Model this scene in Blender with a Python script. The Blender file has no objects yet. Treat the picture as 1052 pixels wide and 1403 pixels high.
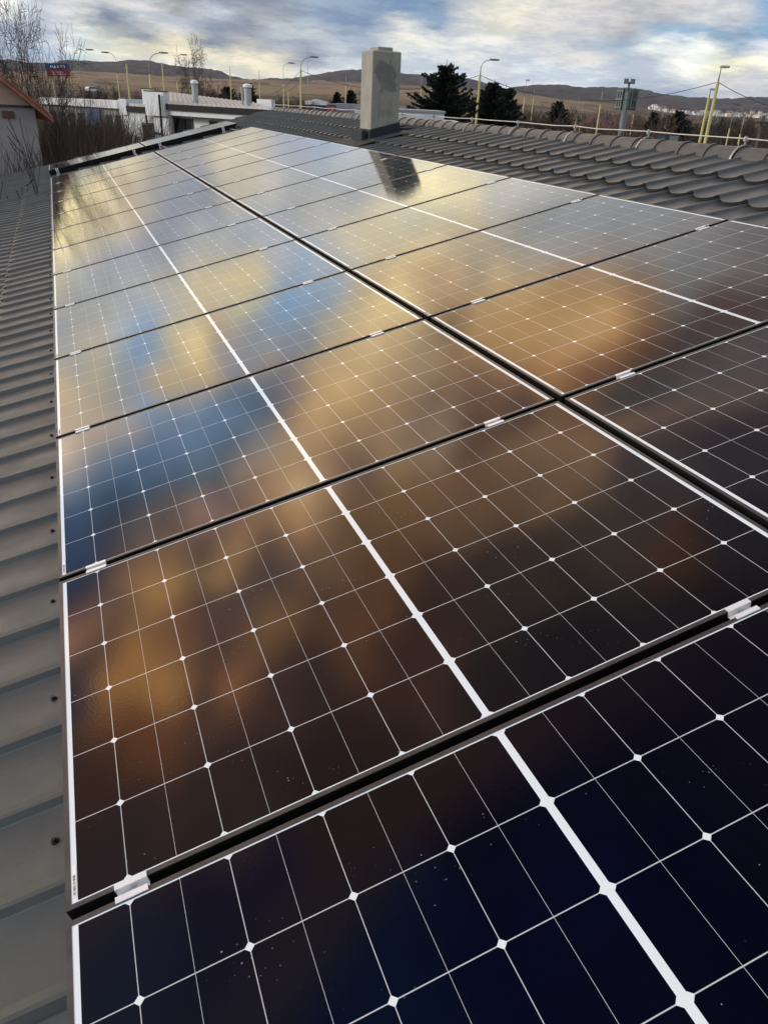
import bpy, math, random
from mathutils import Vector, Matrix
R = math.radians
SC = bpy.context.scene
COL = SC.collection

# ------------------------------------------------------------------ camera
YAW, PIT, ROLL, FPX = 0.3885, 0.4890, -0.0487, 1049.5
CAM = Vector((0.1696, 0.1531, 1.3066))
GZ = -5.6                                  # ground level
ALPHA = 0.24960                            # roof slope
FW = Vector((math.sin(YAW)*math.cos(PIT), math.cos(YAW)*math.cos(PIT), -math.sin(PIT)))
_r = Vector((math.cos(YAW), -math.sin(YAW), 0)); _d = FW.cross(_r)
RT = math.cos(ROLL)*_r + math.sin(ROLL)*_d
DN = -math.sin(ROLL)*_r + math.cos(ROLL)*_d
cam_data = bpy.data.cameras.new('camera'); cam = bpy.data.objects.new('camera', cam_data); COL.objects.link(cam)
cam.matrix_world = Matrix(((RT.x, -DN.x, -FW.x, CAM.x), (RT.y, -DN.y, -FW.y, CAM.y), (RT.z, -DN.z, -FW.z, CAM.z), (0, 0, 0, 1)))
cam_data.sensor_fit = 'VERTICAL'; cam_data.sensor_height = 36; cam_data.sensor_width = 27
cam_data.lens = FPX/1403*36
cam_data.clip_start = 0.05; cam_data.clip_end = 20000
SC.camera = cam

# ------------------------------------------------------------------ node expression helper
class NT:
    def __init__(s, tree): s.t = tree; s.n = tree.nodes; s.l = tree.links
    def node(s, typ, ins=None, **props):
        n = s.n.new(typ)
        for k, v in props.items(): setattr(n, k, v)
        for k, v in (ins or {}).items(): s.put(n.inputs[k], v)
        return n
    def put(s, sock, v):
        if isinstance(v, E): v = v.s
        if isinstance(v, bpy.types.NodeSocket): s.l.new(v, sock)
        elif hasattr(sock.default_value, '__len__') and not hasattr(v, '__len__'): sock.default_value = (v,)*len(sock.default_value)
        else:
            if hasattr(sock.default_value, '__len__') and len(sock.default_value) == 4 and len(v) == 3: v = (*v, 1)
            sock.default_value = v
    def math(s, op, *a):
        n = s.n.new('ShaderNodeMath'); n.operation = op
        for i, v in enumerate(a): s.put(n.inputs[i], v)
        return E(s, n.outputs[0])
    def vmath(s, op, *a):
        n = s.n.new('ShaderNodeVectorMath'); n.operation = op
        for i, v in enumerate(a): s.put(n.inputs[i], v)
        return n.outputs['Vector']
    def noise(s, vec, scale, detail=4, rough=.55, **kw):
        n = s.node('ShaderNodeTexNoise', {'Scale': scale, 'Detail': detail, 'Roughness': rough}, **kw)
        if vec is not None: s.put(n.inputs['Vector'], vec)
        return n
    def fac(s, *a, **k): return E(s, s.noise(*a, **k).outputs['Fac'])
    def rng(s, v, a, b, c=0, d=1, it='SMOOTHSTEP'):
        n = s.node('ShaderNodeMapRange', {'Value': v, 'From Min': a, 'From Max': b, 'To Min': c, 'To Max': d}, interpolation_type=it)
        return E(s, n.outputs['Result'])
    def mix(s, f, a, b, mode='MIX'):
        n = s.n.new('ShaderNodeMix'); n.data_type = 'RGBA'; n.blend_type = mode
        s.put(n.inputs[0], f); s.put(n.inputs[6], a); s.put(n.inputs[7], b)
        return n.outputs[2]
    def sep(s, v):
        n = s.n.new('ShaderNodeSeparateXYZ'); s.put(n.inputs[0], v)
        return [E(s, o) for o in n.outputs]
    def comb(s, x, y, z):
        n = s.n.new('ShaderNodeCombineXYZ')
        for i, v in enumerate((x, y, z)): s.put(n.inputs[i], v)
        return n.outputs[0]
class E:
    def __init__(s, nt, sock): s.nt = nt; s.s = sock
    def __add__(s, o): return s.nt.math('ADD', s, o)
    __radd__ = __add__
    def __sub__(s, o): return s.nt.math('SUBTRACT', s, o)
    def __rsub__(s, o): return s.nt.math('SUBTRACT', o, s)
    def __mul__(s, o): return s.nt.math('MULTIPLY', s, o)
    __rmul__ = __mul__
    def __truediv__(s, o): return s.nt.math('DIVIDE', s, o)
    def abs(s): return s.nt.math('ABSOLUTE', s)
    def rnd(s): return s.nt.math('ROUND', s)
    def lt(s, o): return s.nt.math('LESS_THAN', s, o)
    def gt(s, o): return s.nt.math('GREATER_THAN', s, o)
    def max(s, o): return s.nt.math('MAXIMUM', s, o)
    def min(s, o): return s.nt.math('MINIMUM', s, o)

# ------------------------------------------------------------------ sky and sun
# cloud colours by direction: azimuth (from +Y towards +X), elevation, radiance
SKYP = [
    (-30.9,48.2,0.161,0.123,0.295), (-39.0,44.1,0.175,0.213,0.420), (-24.6,57.2,0.020,0.079,0.299), (-2.4,66.7,0.011,0.021,0.218), (21.7,68.2,0.010,0.017,0.130), (23.7,59.6,0.032,0.025,0.105),
    (0.3,57.2,0.018,0.023,0.135), (-33.5,39.7,0.425,0.267,0.264), (-23.7,43.7,0.506,0.299,0.224), (-11.2,47.8,0.362,0.202,0.150), (-29.1,35.4,0.548,0.278,0.176), (-22.5,35.9,1.436,0.568,0.257),
    (1.6,34.5,1.428,0.805,0.380), (-4.5,41.7,1.521,0.682,0.341), (-0.5,45.0,0.727,0.355,0.250), (1.7,38.4,1.302,0.643,0.323), (12.3,38.0,1.499,0.836,0.457), (20.0,37.1,1.738,1.006,0.556),
    (5.2,42.5,0.606,0.326,0.224), (12.4,44.0,0.479,0.328,0.242), (24.1,43.8,0.528,0.383,0.289), (30.3,46.0,0.753,0.329,0.177), (33.8,45.5,0.239,0.198,0.228), (33.0,54.8,0.078,0.050,0.132),
    (32.1,50.8,0.147,0.107,0.107), (24.8,50.3,0.229,0.185,0.182), (16.9,49.8,0.174,0.137,0.155), (8.2,49.6,0.242,0.186,0.183), (5.6,13.1,1.051,1.132,1.235), (7.8,9.5,1.207,1.073,0.797),
    (11.4,10.3,0.890,0.922,0.990), (10.7,11.5,1.167,1.122,1.034), (14.1,10.6,0.842,0.971,1.129), (14.4,13.2,1.125,1.132,1.123), (12.1,14.2,1.293,1.242,1.143), (13.8,16.6,2.026,1.759,1.206),
    (20.6,17.0,2.752,2.420,1.404), (22.2,15.9,1.744,1.564,1.130), (24.6,18.1,1.460,1.414,1.323), (36.3,29.9,0.376,0.205,0.182), (39.3,27.3,0.726,0.645,0.632), (35.6,38.7,0.289,0.223,0.259),
    (38.8,33.3,0.639,0.521,0.515), (29.0,40.0,0.430,0.346,0.361), (-13.3,18.6,4.301,3.264,2.392), (-14.3,19.7,4.039,3.016,2.012), (-14.6,21.0,1.247,1.762,2.468), (-11.0,19.2,2.537,1.888,1.526),
    (-8.9,19.7,2.895,2.243,1.755), (-10.8,20.6,1.178,1.622,2.028), (-6.8,20.8,1.119,1.447,1.911), (-4.1,22.0,0.988,1.398,2.004), (-1.5,23.4,1.443,2.078,2.699), (-12.3,22.0,0.448,0.884,1.405),
    (-10.0,22.1,0.626,1.164,1.896), (-7.4,22.9,0.747,1.225,1.974), (-4.3,23.6,0.947,1.535,2.221), (-0.7,24.5,1.232,1.595,1.727), (-0.7,25.9,2.102,2.438,2.546), (0.7,27.0,6.305,4.631,2.770),
    (-1.0,28.2,5.519,3.710,1.867), (0.8,29.5,7.508,4.893,2.566), (-2.2,26.5,4.366,3.029,1.939), (-4.3,25.3,0.644,1.117,1.475), (-4.6,26.8,0.590,0.703,0.870), (-6.9,24.9,0.463,0.780,1.063),
    (-9.7,23.8,0.316,0.648,1.114), (-8.9,25.3,0.556,0.628,0.726), (-6.6,26.6,1.169,0.910,0.756), (-3.7,28.4,1.949,1.132,0.693), (-8.4,27.4,3.043,1.763,1.325), (-10.5,25.7,1.052,0.690,0.529),
    (-11.9,24.0,0.336,0.447,0.662), (-13.8,22.6,0.299,0.561,0.964), (-15.4,22.1,0.278,0.631,1.149), (-16.8,23.3,0.333,0.566,1.036), (-17.7,24.9,0.256,0.456,0.935), (-14.6,24.3,0.256,0.339,0.491),
    (-14.8,25.4,0.405,0.477,0.597), (-12.8,25.9,1.083,0.868,0.765), (-6.5,28.4,1.533,0.977,0.866), (-19.1,26.3,0.215,0.322,0.558), (-20.5,27.2,0.246,0.228,0.414), (-16.5,26.9,0.658,0.399,0.350),
    (-16.3,28.1,2.987,1.619,0.887), (-14.3,28.1,2.470,1.264,0.576), (-15.3,29.4,3.595,1.827,0.690), (-13.5,30.3,6.113,3.369,1.047), (-12.8,28.6,2.369,1.366,0.748), (-11.5,29.6,0.516,0.357,0.396),
    (-11.9,31.4,0.398,0.351,0.409), (-9.5,30.0,1.160,0.787,0.512), (-9.4,31.5,5.860,3.242,1.205), (-10.5,32.4,4.218,2.399,0.854), (-7.4,30.9,4.725,2.532,1.070), (-5.8,31.1,2.211,1.257,0.746),
    (-6.0,32.7,0.389,0.322,0.426), (-5.4,34.1,0.636,0.489,0.514), (-7.2,34.0,1.427,0.925,0.566), (-3.1,32.7,4.760,2.634,1.176), (-2.6,34.3,2.325,1.264,0.711), (-3.6,36.2,1.949,1.071,0.565),
    (-0.4,33.0,2.435,1.448,0.804), (-9.1,32.8,1.546,0.849,0.542), (-21.3,28.7,3.810,1.874,0.987), (-19.4,29.3,0.800,0.557,0.509), (-17.9,29.5,1.303,0.729,0.499), (-16.4,30.6,3.502,1.952,0.757),
    (-14.3,31.5,3.131,1.451,0.583), (-12.8,32.3,0.916,0.547,0.501), (-12.5,33.9,0.428,0.414,0.513), (-14.8,33.7,1.294,0.619,0.466), (-10.9,34.7,1.196,0.622,0.474), (-9.0,36.0,1.681,0.957,0.561),
    (-8.9,37.6,3.587,1.817,0.622), (-9.3,35.0,0.671,0.494,0.534), (-6.1,37.3,0.955,0.572,0.419), (-23.5,30.5,0.361,0.333,0.471), (-21.6,30.6,0.496,0.274,0.225), (-20.4,31.1,1.661,0.883,0.430),
    (-20.2,32.3,4.883,2.245,0.683), (-21.3,33.0,3.396,1.650,0.580), (-18.1,33.4,2.447,1.167,0.482), (-18.8,35.2,3.695,1.949,0.630), (-20.2,35.3,5.858,2.911,0.887), (-16.2,35.6,1.071,0.562,0.442),
    (-14.4,37.0,0.580,0.297,0.324), (-13.0,37.5,1.969,1.109,0.586), (-14.5,38.2,4.215,1.890,0.708), (-11.3,38.3,1.031,0.591,0.406), (-9.0,39.3,0.686,0.373,0.272), (-17.8,37.1,0.949,0.487,0.390),
    (-13.4,40.3,0.864,0.446,0.352), (-9.6,41.5,0.644,0.360,0.274), (-6.5,9.4,1.850,1.639,0.949), (-5.9,10.4,0.872,0.914,0.958), (-5.0,11.3,0.982,1.027,1.100), (-3.6,11.6,0.775,0.839,0.973),
    (-7.9,11.9,1.165,1.189,1.215), (-6.5,12.3,0.945,0.977,1.085), (-5.0,12.4,1.406,1.409,1.328), (-6.8,13.9,2.064,1.794,1.345), (-3.3,12.9,1.372,1.345,1.291), (-4.2,14.2,1.796,2.059,2.179),
    (-2.5,14.7,0.822,1.369,2.317), (-2.6,13.3,1.240,1.432,1.503), (-0.8,14.3,1.724,1.626,1.407), (-0.1,15.2,2.121,2.008,1.656), (2.0,15.3,2.307,2.059,1.463), (4.2,15.8,2.318,1.890,1.165),
    (2.7,16.3,2.774,2.398,1.519), (4.2,16.8,4.050,3.379,1.325), (-9.5,14.2,1.517,1.532,1.485), (-7.9,14.7,1.916,1.706,1.325), (-6.5,15.3,1.860,1.639,1.279), (-10.5,15.2,2.669,1.998,1.062),
    (-9.5,16.0,1.838,1.651,1.372), (-8.0,16.3,2.235,1.855,1.298), (-5.2,15.5,0.874,1.288,1.652), (-6.2,16.6,0.847,1.344,1.801), (-7.0,18.0,0.759,1.246,2.105), (-4.4,16.2,0.785,1.813,3.172),
    (-3.1,16.0,1.017,1.348,1.567), (-1.8,16.2,3.676,2.653,1.048), (-1.1,16.7,4.057,3.059,1.474), (-1.1,17.7,3.786,2.921,1.345), (-1.6,18.9,5.165,3.713,1.661), (-2.8,18.5,2.583,2.150,1.324),
    (-3.7,17.8,3.033,2.396,1.319), (-4.9,17.9,4.134,2.717,1.181), (-5.0,19.0,2.419,1.880,1.072), (-6.0,18.3,1.841,1.502,0.937), (-3.8,18.9,2.579,1.919,0.993), (-1.5,19.8,2.670,1.810,0.929),
    (-0.2,19.3,1.376,1.426,1.510), (0.2,20.1,1.189,1.293,1.500), (-4.0,17.2,0.914,1.449,2.021), (-11.6,16.4,2.390,1.851,1.297), (-10.8,17.6,2.835,2.303,1.660), (-8.6,18.0,1.288,1.250,1.025),
    (-7.1,19.4,1.076,1.915,3.157), (1.3,17.3,2.110,1.296,0.832), (1.4,18.4,0.853,0.876,1.050), (3.0,18.6,0.890,0.957,1.308), (2.2,19.8,1.096,1.234,1.542), (-2.9,4.4,1.117,1.117,1.027),
    (-2.8,4.9,1.903,1.903,1.527), (-3.6,5.2,1.963,1.724,0.997), (-2.8,5.5,2.222,1.881,1.107), (-0.6,5.9,1.315,1.154,0.780), (1.1,5.8,1.754,1.510,0.846), (2.3,6.2,0.687,0.655,0.503),
    (3.0,5.8,0.521,0.528,0.520), (0.5,6.1,1.542,1.250,0.634), (1.4,6.6,1.168,0.764,0.448), (2.0,7.3,0.800,0.744,0.654), (-4.4,6.3,3.148,2.807,1.506), (-3.3,6.4,3.006,2.478,1.235),
    (-0.6,6.4,0.446,0.454,0.522), (-1.3,6.9,2.159,1.655,0.879), (-0.6,7.5,1.670,1.269,0.532), (0.2,7.6,0.801,0.740,0.694), (-2.4,6.9,2.606,2.120,1.118), (-4.2,6.7,3.356,2.997,1.466),
    (-3.4,7.0,2.758,2.346,1.265), (-2.2,7.5,2.230,1.784,1.033), (-0.2,8.2,1.100,0.962,0.749), (-4.7,7.5,3.533,2.919,1.391), (-3.6,7.6,2.939,2.398,1.267), (-2.2,8.1,1.965,1.398,0.564),
    (-1.3,8.1,2.517,1.938,0.958), (-0.0,8.7,1.669,1.165,0.593), (-5.3,8.1,2.220,1.772,1.003), (-4.2,8.5,2.436,1.974,1.170), (-3.0,8.7,1.732,1.560,1.258), (-1.6,8.9,0.907,1.026,1.178),
    (-0.0,9.1,0.627,0.692,0.897), (-5.7,8.6,1.519,1.281,1.020), (-4.4,9.4,1.032,1.134,1.293), (1.0,8.8,1.240,1.029,0.689), (1.1,7.9,0.430,0.538,0.919), (2.6,8.5,0.494,0.555,0.697),
    (3.7,9.3,0.502,0.543,0.665), (1.0,9.8,0.452,0.535,0.749), (1.5,10.4,0.559,0.629,0.812), (-2.4,10.0,0.766,0.858,1.038), (-0.8,10.6,0.875,0.908,0.996), (-4.0,10.6,1.046,1.069,1.123),
    (-2.2,11.7,1.260,1.283,1.287), (-0.4,11.6,0.924,0.947,1.006), (1.7,11.8,1.172,1.209,1.216), (3.0,11.9,0.998,1.025,1.032), (3.0,13.0,1.289,1.219,1.083), (0.8,13.6,1.410,1.278,0.943),
    (2.4,14.1,2.707,2.066,0.993), (1.4,15.0,2.807,2.161,1.261), (-1.0,13.2,1.526,1.409,1.176), (-5.8,10.6,0.845,0.904,1.027), (4.5,15.1,1.869,1.564,0.943), (5.2,16.3,1.790,1.507,0.915),
    (7.0,16.1,1.306,1.334,1.429), (8.4,16.5,0.932,1.246,1.639), (9.6,17.5,1.465,1.545,1.635), (5.3,17.3,0.647,1.159,1.928), (6.5,18.1,0.815,1.298,1.942), (7.8,18.4,0.854,1.337,2.035),
    (5.6,18.8,0.827,1.427,2.209), (6.7,18.8,0.906,1.536,2.168), (9.0,18.5,1.344,1.616,1.879), (9.3,19.5,1.303,1.730,2.268), (7.8,19.7,0.976,1.335,1.753), (3.4,17.3,0.745,0.996,1.618),
    (2.5,17.7,3.900,3.135,1.335), (2.9,18.7,1.224,1.432,1.585), (4.2,18.9,1.054,1.389,1.666), (6.0,20.0,1.481,1.511,1.566), (4.4,20.2,1.253,1.569,1.805), (5.2,20.9,1.424,1.468,1.524),
    (2.9,20.9,1.797,1.463,1.199), (1.6,19.8,1.375,1.307,1.205), (7.0,21.0,1.069,1.222,1.367), (8.4,21.1,1.887,1.782,1.421), (9.7,20.7,2.151,1.892,1.216), (10.9,20.6,2.283,1.933,1.341),
    (12.2,20.7,2.604,1.890,1.080), (12.5,21.7,3.681,2.944,1.371), (13.2,22.3,3.286,2.459,1.309), (10.7,21.8,2.667,1.980,1.162), (9.3,22.1,2.890,2.165,1.273), (12.2,22.8,2.573,1.917,1.128),
    (10.0,23.5,4.076,2.822,1.390), (8.2,23.4,2.828,2.039,1.112), (10.1,24.5,5.019,3.469,1.780), (11.9,24.7,3.442,2.354,1.175), (13.7,24.8,3.470,2.630,1.521), (6.6,23.5,2.647,1.932,1.118),
    (8.3,25.0,3.985,2.658,1.180), (10.0,26.2,3.684,2.477,1.137), (12.0,26.7,2.890,1.899,1.062), (13.9,26.6,2.964,2.009,1.101), (6.2,25.4,5.737,3.629,1.508), (4.2,25.7,4.287,2.858,1.233),
    (4.4,26.9,3.834,2.456,1.292), (6.1,26.7,4.464,2.816,1.186), (7.6,27.5,2.833,1.748,0.890), (3.2,25.2,2.454,1.769,1.090), (3.3,23.9,0.575,0.616,0.996), (4.6,24.2,4.186,2.668,1.168),
    (2.1,23.3,0.878,1.010,1.242), (2.2,25.8,2.392,1.334,0.616), (0.9,26.1,0.947,0.630,0.456), (0.2,25.0,0.400,0.441,0.529), (-0.7,23.1,0.362,0.653,1.107), (-2.3,24.5,0.258,0.419,0.841),
    (-1.5,25.9,0.357,0.417,0.529), (2.6,27.8,2.493,1.508,0.744), (4.2,28.4,3.510,2.134,1.091), (-1.5,27.3,1.443,0.696,0.394), (0.4,28.4,1.444,0.806,0.427), (6.1,29.3,2.343,1.441,0.798),
    (8.4,29.5,2.749,1.795,1.004), (10.6,29.5,2.313,1.467,0.850), (12.6,29.7,2.462,1.689,1.104), (1.5,29.3,1.114,0.668,0.407), (4.1,29.8,1.217,0.725,0.565), (17.2,17.9,1.884,1.712,1.277),
    (17.6,18.9,3.338,2.583,1.329), (19.1,18.7,1.497,1.359,1.143), (20.4,19.6,1.769,1.445,0.985), (17.8,20.4,1.919,1.367,0.775), (16.7,20.9,2.090,1.517,0.868), (19.9,20.8,1.693,1.395,0.973),
    (21.9,21.4,1.340,1.189,0.946), (21.5,22.5,1.436,1.118,0.772), (22.4,23.6,3.360,2.505,1.239), (18.1,22.4,2.237,1.533,0.851), (23.7,23.7,1.163,1.016,0.819), (25.5,23.4,1.499,1.450,1.344),
    (24.1,21.5,1.019,1.002,0.946), (26.1,21.8,1.106,1.118,1.090), (28.2,23.2,1.063,1.122,1.151), (29.9,22.8,1.147,1.166,1.144), (28.5,24.2,1.515,1.185,0.923), (26.4,24.5,1.328,0.905,0.568),
    (24.5,25.0,2.437,1.650,0.768), (22.8,24.8,3.041,1.941,0.757), (21.3,24.7,1.768,1.199,0.661), (19.3,24.9,2.147,1.410,0.723), (19.8,26.4,2.342,1.432,0.612), (22.8,26.0,1.950,1.157,0.517),
    (25.1,25.9,2.185,1.254,0.534), (27.3,26.0,1.990,1.115,0.417), (28.7,27.0,2.208,1.350,0.593), (29.2,28.2,2.524,1.657,0.752), (27.5,28.0,2.445,1.533,0.690), (28.4,29.3,3.362,2.050,0.914),
    (25.9,28.6,2.500,1.659,0.709), (26.4,29.9,3.063,1.814,0.890), (24.2,29.0,1.883,1.239,0.740), (22.7,27.9,2.632,1.558,0.618), (30.5,28.0,2.577,1.219,0.416), (30.5,26.6,1.120,0.727,0.447),
    (31.6,27.8,0.614,0.470,0.398), (31.2,29.2,0.956,0.567,0.368), (30.0,29.8,2.695,1.365,0.541), (31.6,30.3,0.374,0.244,0.214), (28.8,30.9,0.988,0.437,0.226), (31.0,30.9,0.463,0.223,0.149),
    (32.9,31.0,0.396,0.235,0.226), (34.2,30.0,0.560,0.552,0.533), (33.6,27.9,0.868,0.820,0.783), (33.2,25.4,1.443,1.373,1.263), (35.2,25.2,1.123,1.030,0.948), (34.5,26.9,1.018,0.982,0.933),
    (25.7,31.8,1.071,0.507,0.302), (24.0,31.3,2.124,1.065,0.455), (27.3,31.2,1.546,0.665,0.251), (22.6,30.0,2.935,1.643,0.684), (15.1,25.1,0.756,0.457,0.244), (17.1,27.1,2.017,1.239,0.680),
    (18.5,29.3,1.435,0.851,0.508), (16.0,28.4,1.356,0.800,0.482), (20.6,31.2,0.708,0.430,0.308), (13.5,29.1,0.924,0.498,0.297), (16.8,30.9,1.131,0.645,0.397), (28.9,33.5,0.362,0.345,0.354),
    (32.2,33.6,0.543,0.478,0.472), (-0.1,3.7,0.538,0.590,0.682), (2.4,4.5,0.744,0.737,0.724), (4.6,3.6,0.191,0.248,0.327), (6.1,4.2,0.724,0.736,0.729), (7.6,4.6,0.292,0.300,0.323),
    (10.4,3.3,0.202,0.249,0.341), (1.7,2.4,0.901,0.927,0.864), (3.1,2.4,0.975,0.948,0.720), (7.4,2.6,0.926,0.835,0.611), (2.0,1.8,0.480,0.616,0.757), (11.1,2.2,0.944,0.872,0.664),
    (-1.2,2.2,0.486,0.586,0.723), (6.0,3.2,0.191,0.248,0.327), (8.7,3.9,0.680,0.713,0.759), (13.1,2.1,0.866,0.791,0.605), (14.2,3.5,0.625,0.660,0.668), (16.5,4.9,0.324,0.410,0.538),
    (19.5,4.9,0.242,0.341,0.494), (18.8,3.7,0.347,0.427,0.545), (21.9,3.7,0.863,0.848,0.763), (24.1,5.1,0.208,0.326,0.495), (26.4,5.3,0.709,0.706,0.687), (27.9,5.2,0.893,0.846,0.696),
    (18.1,2.2,0.733,0.767,0.782), (22.8,2.5,0.687,0.750,0.779), (25.8,3.3,0.835,0.834,0.815), (27.5,2.0,0.674,0.712,0.759), (14.9,2.8,0.298,0.342,0.448), (12.3,4.7,0.308,0.346,0.408),
    (29.6,5.4,0.802,0.768,0.701), (33.3,4.9,0.753,0.718,0.696), (34.9,4.0,0.413,0.511,0.611), (32.8,3.2,0.729,0.716,0.708), (32.2,2.2,0.750,0.824,0.868), (36.2,4.7,0.424,0.425,0.466),
    (39.1,4.6,0.324,0.490,0.668), (41.1,4.8,0.223,0.340,0.479), (41.2,5.7,0.713,0.705,0.710), (39.4,3.3,1.240,1.212,1.072), (43.0,2.7,1.108,1.034,0.694), (38.1,2.8,0.445,0.517,0.629),
    (42.7,3.8,0.320,0.437,0.575), (43.4,5.3,0.304,0.505,0.723), (43.8,3.6,0.951,0.934,0.962), (43.2,2.1,0.612,0.625,0.672), (7.6,1.2,0.985,0.989,0.919), (36.5,5.8,0.588,0.576,0.583),
    (31.5,4.2,0.616,0.635,0.665)]
SUN_AZ, SUN_EL = -75.0, 20.0
W = bpy.data.worlds.new('World'); SC.world = W; W.use_nodes = True
W.node_tree.nodes.clear()
def build_sky():
    t = NT(W.node_tree)
    out = t.node('ShaderNodeOutputWorld')
    sky = t.node('ShaderNodeTexSky', sky_type='NISHITA', sun_disc=False)
    sky.sun_elevation = R(SUN_EL); sky.sun_rotation = R(SUN_AZ); sky.air_density = 1.0; sky.dust_density = 2.0
    tc = t.node('ShaderNodeTexCoord').outputs['Generated']
    x, y, z = t.sep(tc)
    # cloud edges: warp the direction with noise that is stretched along the horizon
    zz = t.math('MAXIMUM', z, 0.0) + .17
    px_, py_ = x/zz, y/zz                              # position on a flat cloud deck overhead
    deck = t.comb(px_, py_, 0.0)
    nz = t.noise(deck, 1.6, 7, .62).outputs['Color']
    nx, ny, nw = t.sep(nz)
    nz2 = t.noise(deck, 7.0, 5, .65).outputs['Color']
    mx, my, mw = t.sep(nz2)
    az = t.math('ARCTAN2', x, y)*57.2958 + (nx - .5)*2.4 + (mx - .5)*2.6
    el = t.math('ARCSINE', z)*57.2958
    wamp = t.rng(el, 0, 25, 1.1, 2.2, 'LINEAR')
    el = el + (ny - .5)*wamp + (my - .5)*wamp*.75
    A0, A1 = -65.0, 75.0
    ta = (az - A0)/(A1 - A0)
    def sample(a, e):
        ws = []; sg = .45 + .011*e
        k = 1.9 if e < 9 else 1.25
        for q in SKYP:
            d2 = ((q[0]-a)*math.cos(R(e)))**2 + ((q[1]-e)*k)**2
            ws.append(-d2/(2*sg*sg))
        m = max(ws); s = 0; c = [0, 0, 0]
        for w, q in zip(ws, SKYP):
            w = math.exp(w - m); s += w
            for i in range(3): c[i] += w*q[2+i]
        return [v/s for v in c]
    rows = [.4, 1.4, 2.2, 3.0, 3.8, 4.6, 5.5, 6.4] + [7.3 + 1.2*i for i in range(28)] + [41.5, 43.5, 46, 49, 53, 58, 64, 70]
    col = None; prev = None
    for e in rows:
        n = t.node('ShaderNodeValToRGB', {'Fac': ta})
        if e < 8: st = [-50, -25, -12] + [-6 + 2.0*i for i in range(26)] + [50, 60]
        else:                                        # spend the stops where this height has most cloud structure
            near = [q[0] for q in SKYP if abs(q[1]-e) < 2.2] or [-30, 30]
            lo, hi = min(near)-2, max(near)+2
            st = [-58, (lo-58)/2] + [lo + (hi-lo)*i/26 for i in range(27)] + [(hi+64)/2, 64]
        cr = n.color_ramp; cr.interpolation = 'LINEAR'
        while len(cr.elements) < len(st): cr.elements.new(.5)
        for i, a in enumerate(st):
            cr.elements[i].position = min(1, max(0, (a - A0)/(A1 - A0)))
        for i, a in enumerate(st):
            cr.elements[i].color = (*[min(6, v) for v in sample(a, e)], 1)
        if col is None: col = n.outputs['Color']
        else: col = t.mix(t.rng(el, prev, e), col, n.outputs['Color'])
        prev = e
    # finer brightness mottling of the cloud sheet
    det = t.fac(deck, 2.6, 10, .70)
    col = t.mix(1.0, col, t.mix(t.rng(det, .40, .60), (.80, .84, .91), (1.17, 1.15, 1.11)), 'MULTIPLY')
    # everywhere else: patchy grey and warm cloud over the blue sky
    base = t.vmath('MULTIPLY', sky.outputs[0], (.10, .10, .10))
    cov = t.rng(t.fac(t.comb(x*2.2, y*2.2, z*5), 1.0, 6, .55), .42, .58)
    warm = t.mix(t.fac(t.comb(x*3, y*3, z*6), 1.0, 3, .5), (.80, .90, 1.08), (1.5, 1.52, 1.55))
    gen = t.mix(cov, base, warm)
    hz = t.math('ARCTAN2', x, y)*57.2958
    win = t.rng(hz, -62, -46)*t.rng(hz, 68, 54)
    win = win*t.rng(z, .988, .965)
    fin = t.mix(win, gen, col)
    bg = t.node('ShaderNodeBackground', {'Color': fin, 'Strength': 1.0})
    t.l.new(bg.outputs[0], out.inputs['Surface'])
build_sky()
W.cycles.sampling_method = 'MANUAL'; W.cycles.sample_map_resolution = 1024
sun_d = bpy.data.lights.new('sun', 'SUN'); sun_d.energy = 2.0; sun_d.angle = R(14); sun_d.color = (1, .95, .88)
sun = bpy.data.objects.new('sun', sun_d); COL.objects.link(sun)
sdir = Vector((math.sin(R(SUN_AZ))*math.cos(R(SUN_EL)), math.cos(R(SUN_AZ))*math.cos(R(SUN_EL)), math.sin(R(SUN_EL))))
sun.rotation_euler = sdir.to_track_quat('Z', 'Y').to_euler(); sun.location = (-30, 10, 30)
SC.view_settings.view_transform = 'Standard'; SC.view_settings.look = 'None'
SC.view_settings.exposure = 0; SC.view_settings.gamma = 1
SC.cycles.max_bounces = 6; SC.cycles.glossy_bounces = 3; SC.cycles.diffuse_bounces = 3
SC.cycles.caustics_reflective = False

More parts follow.
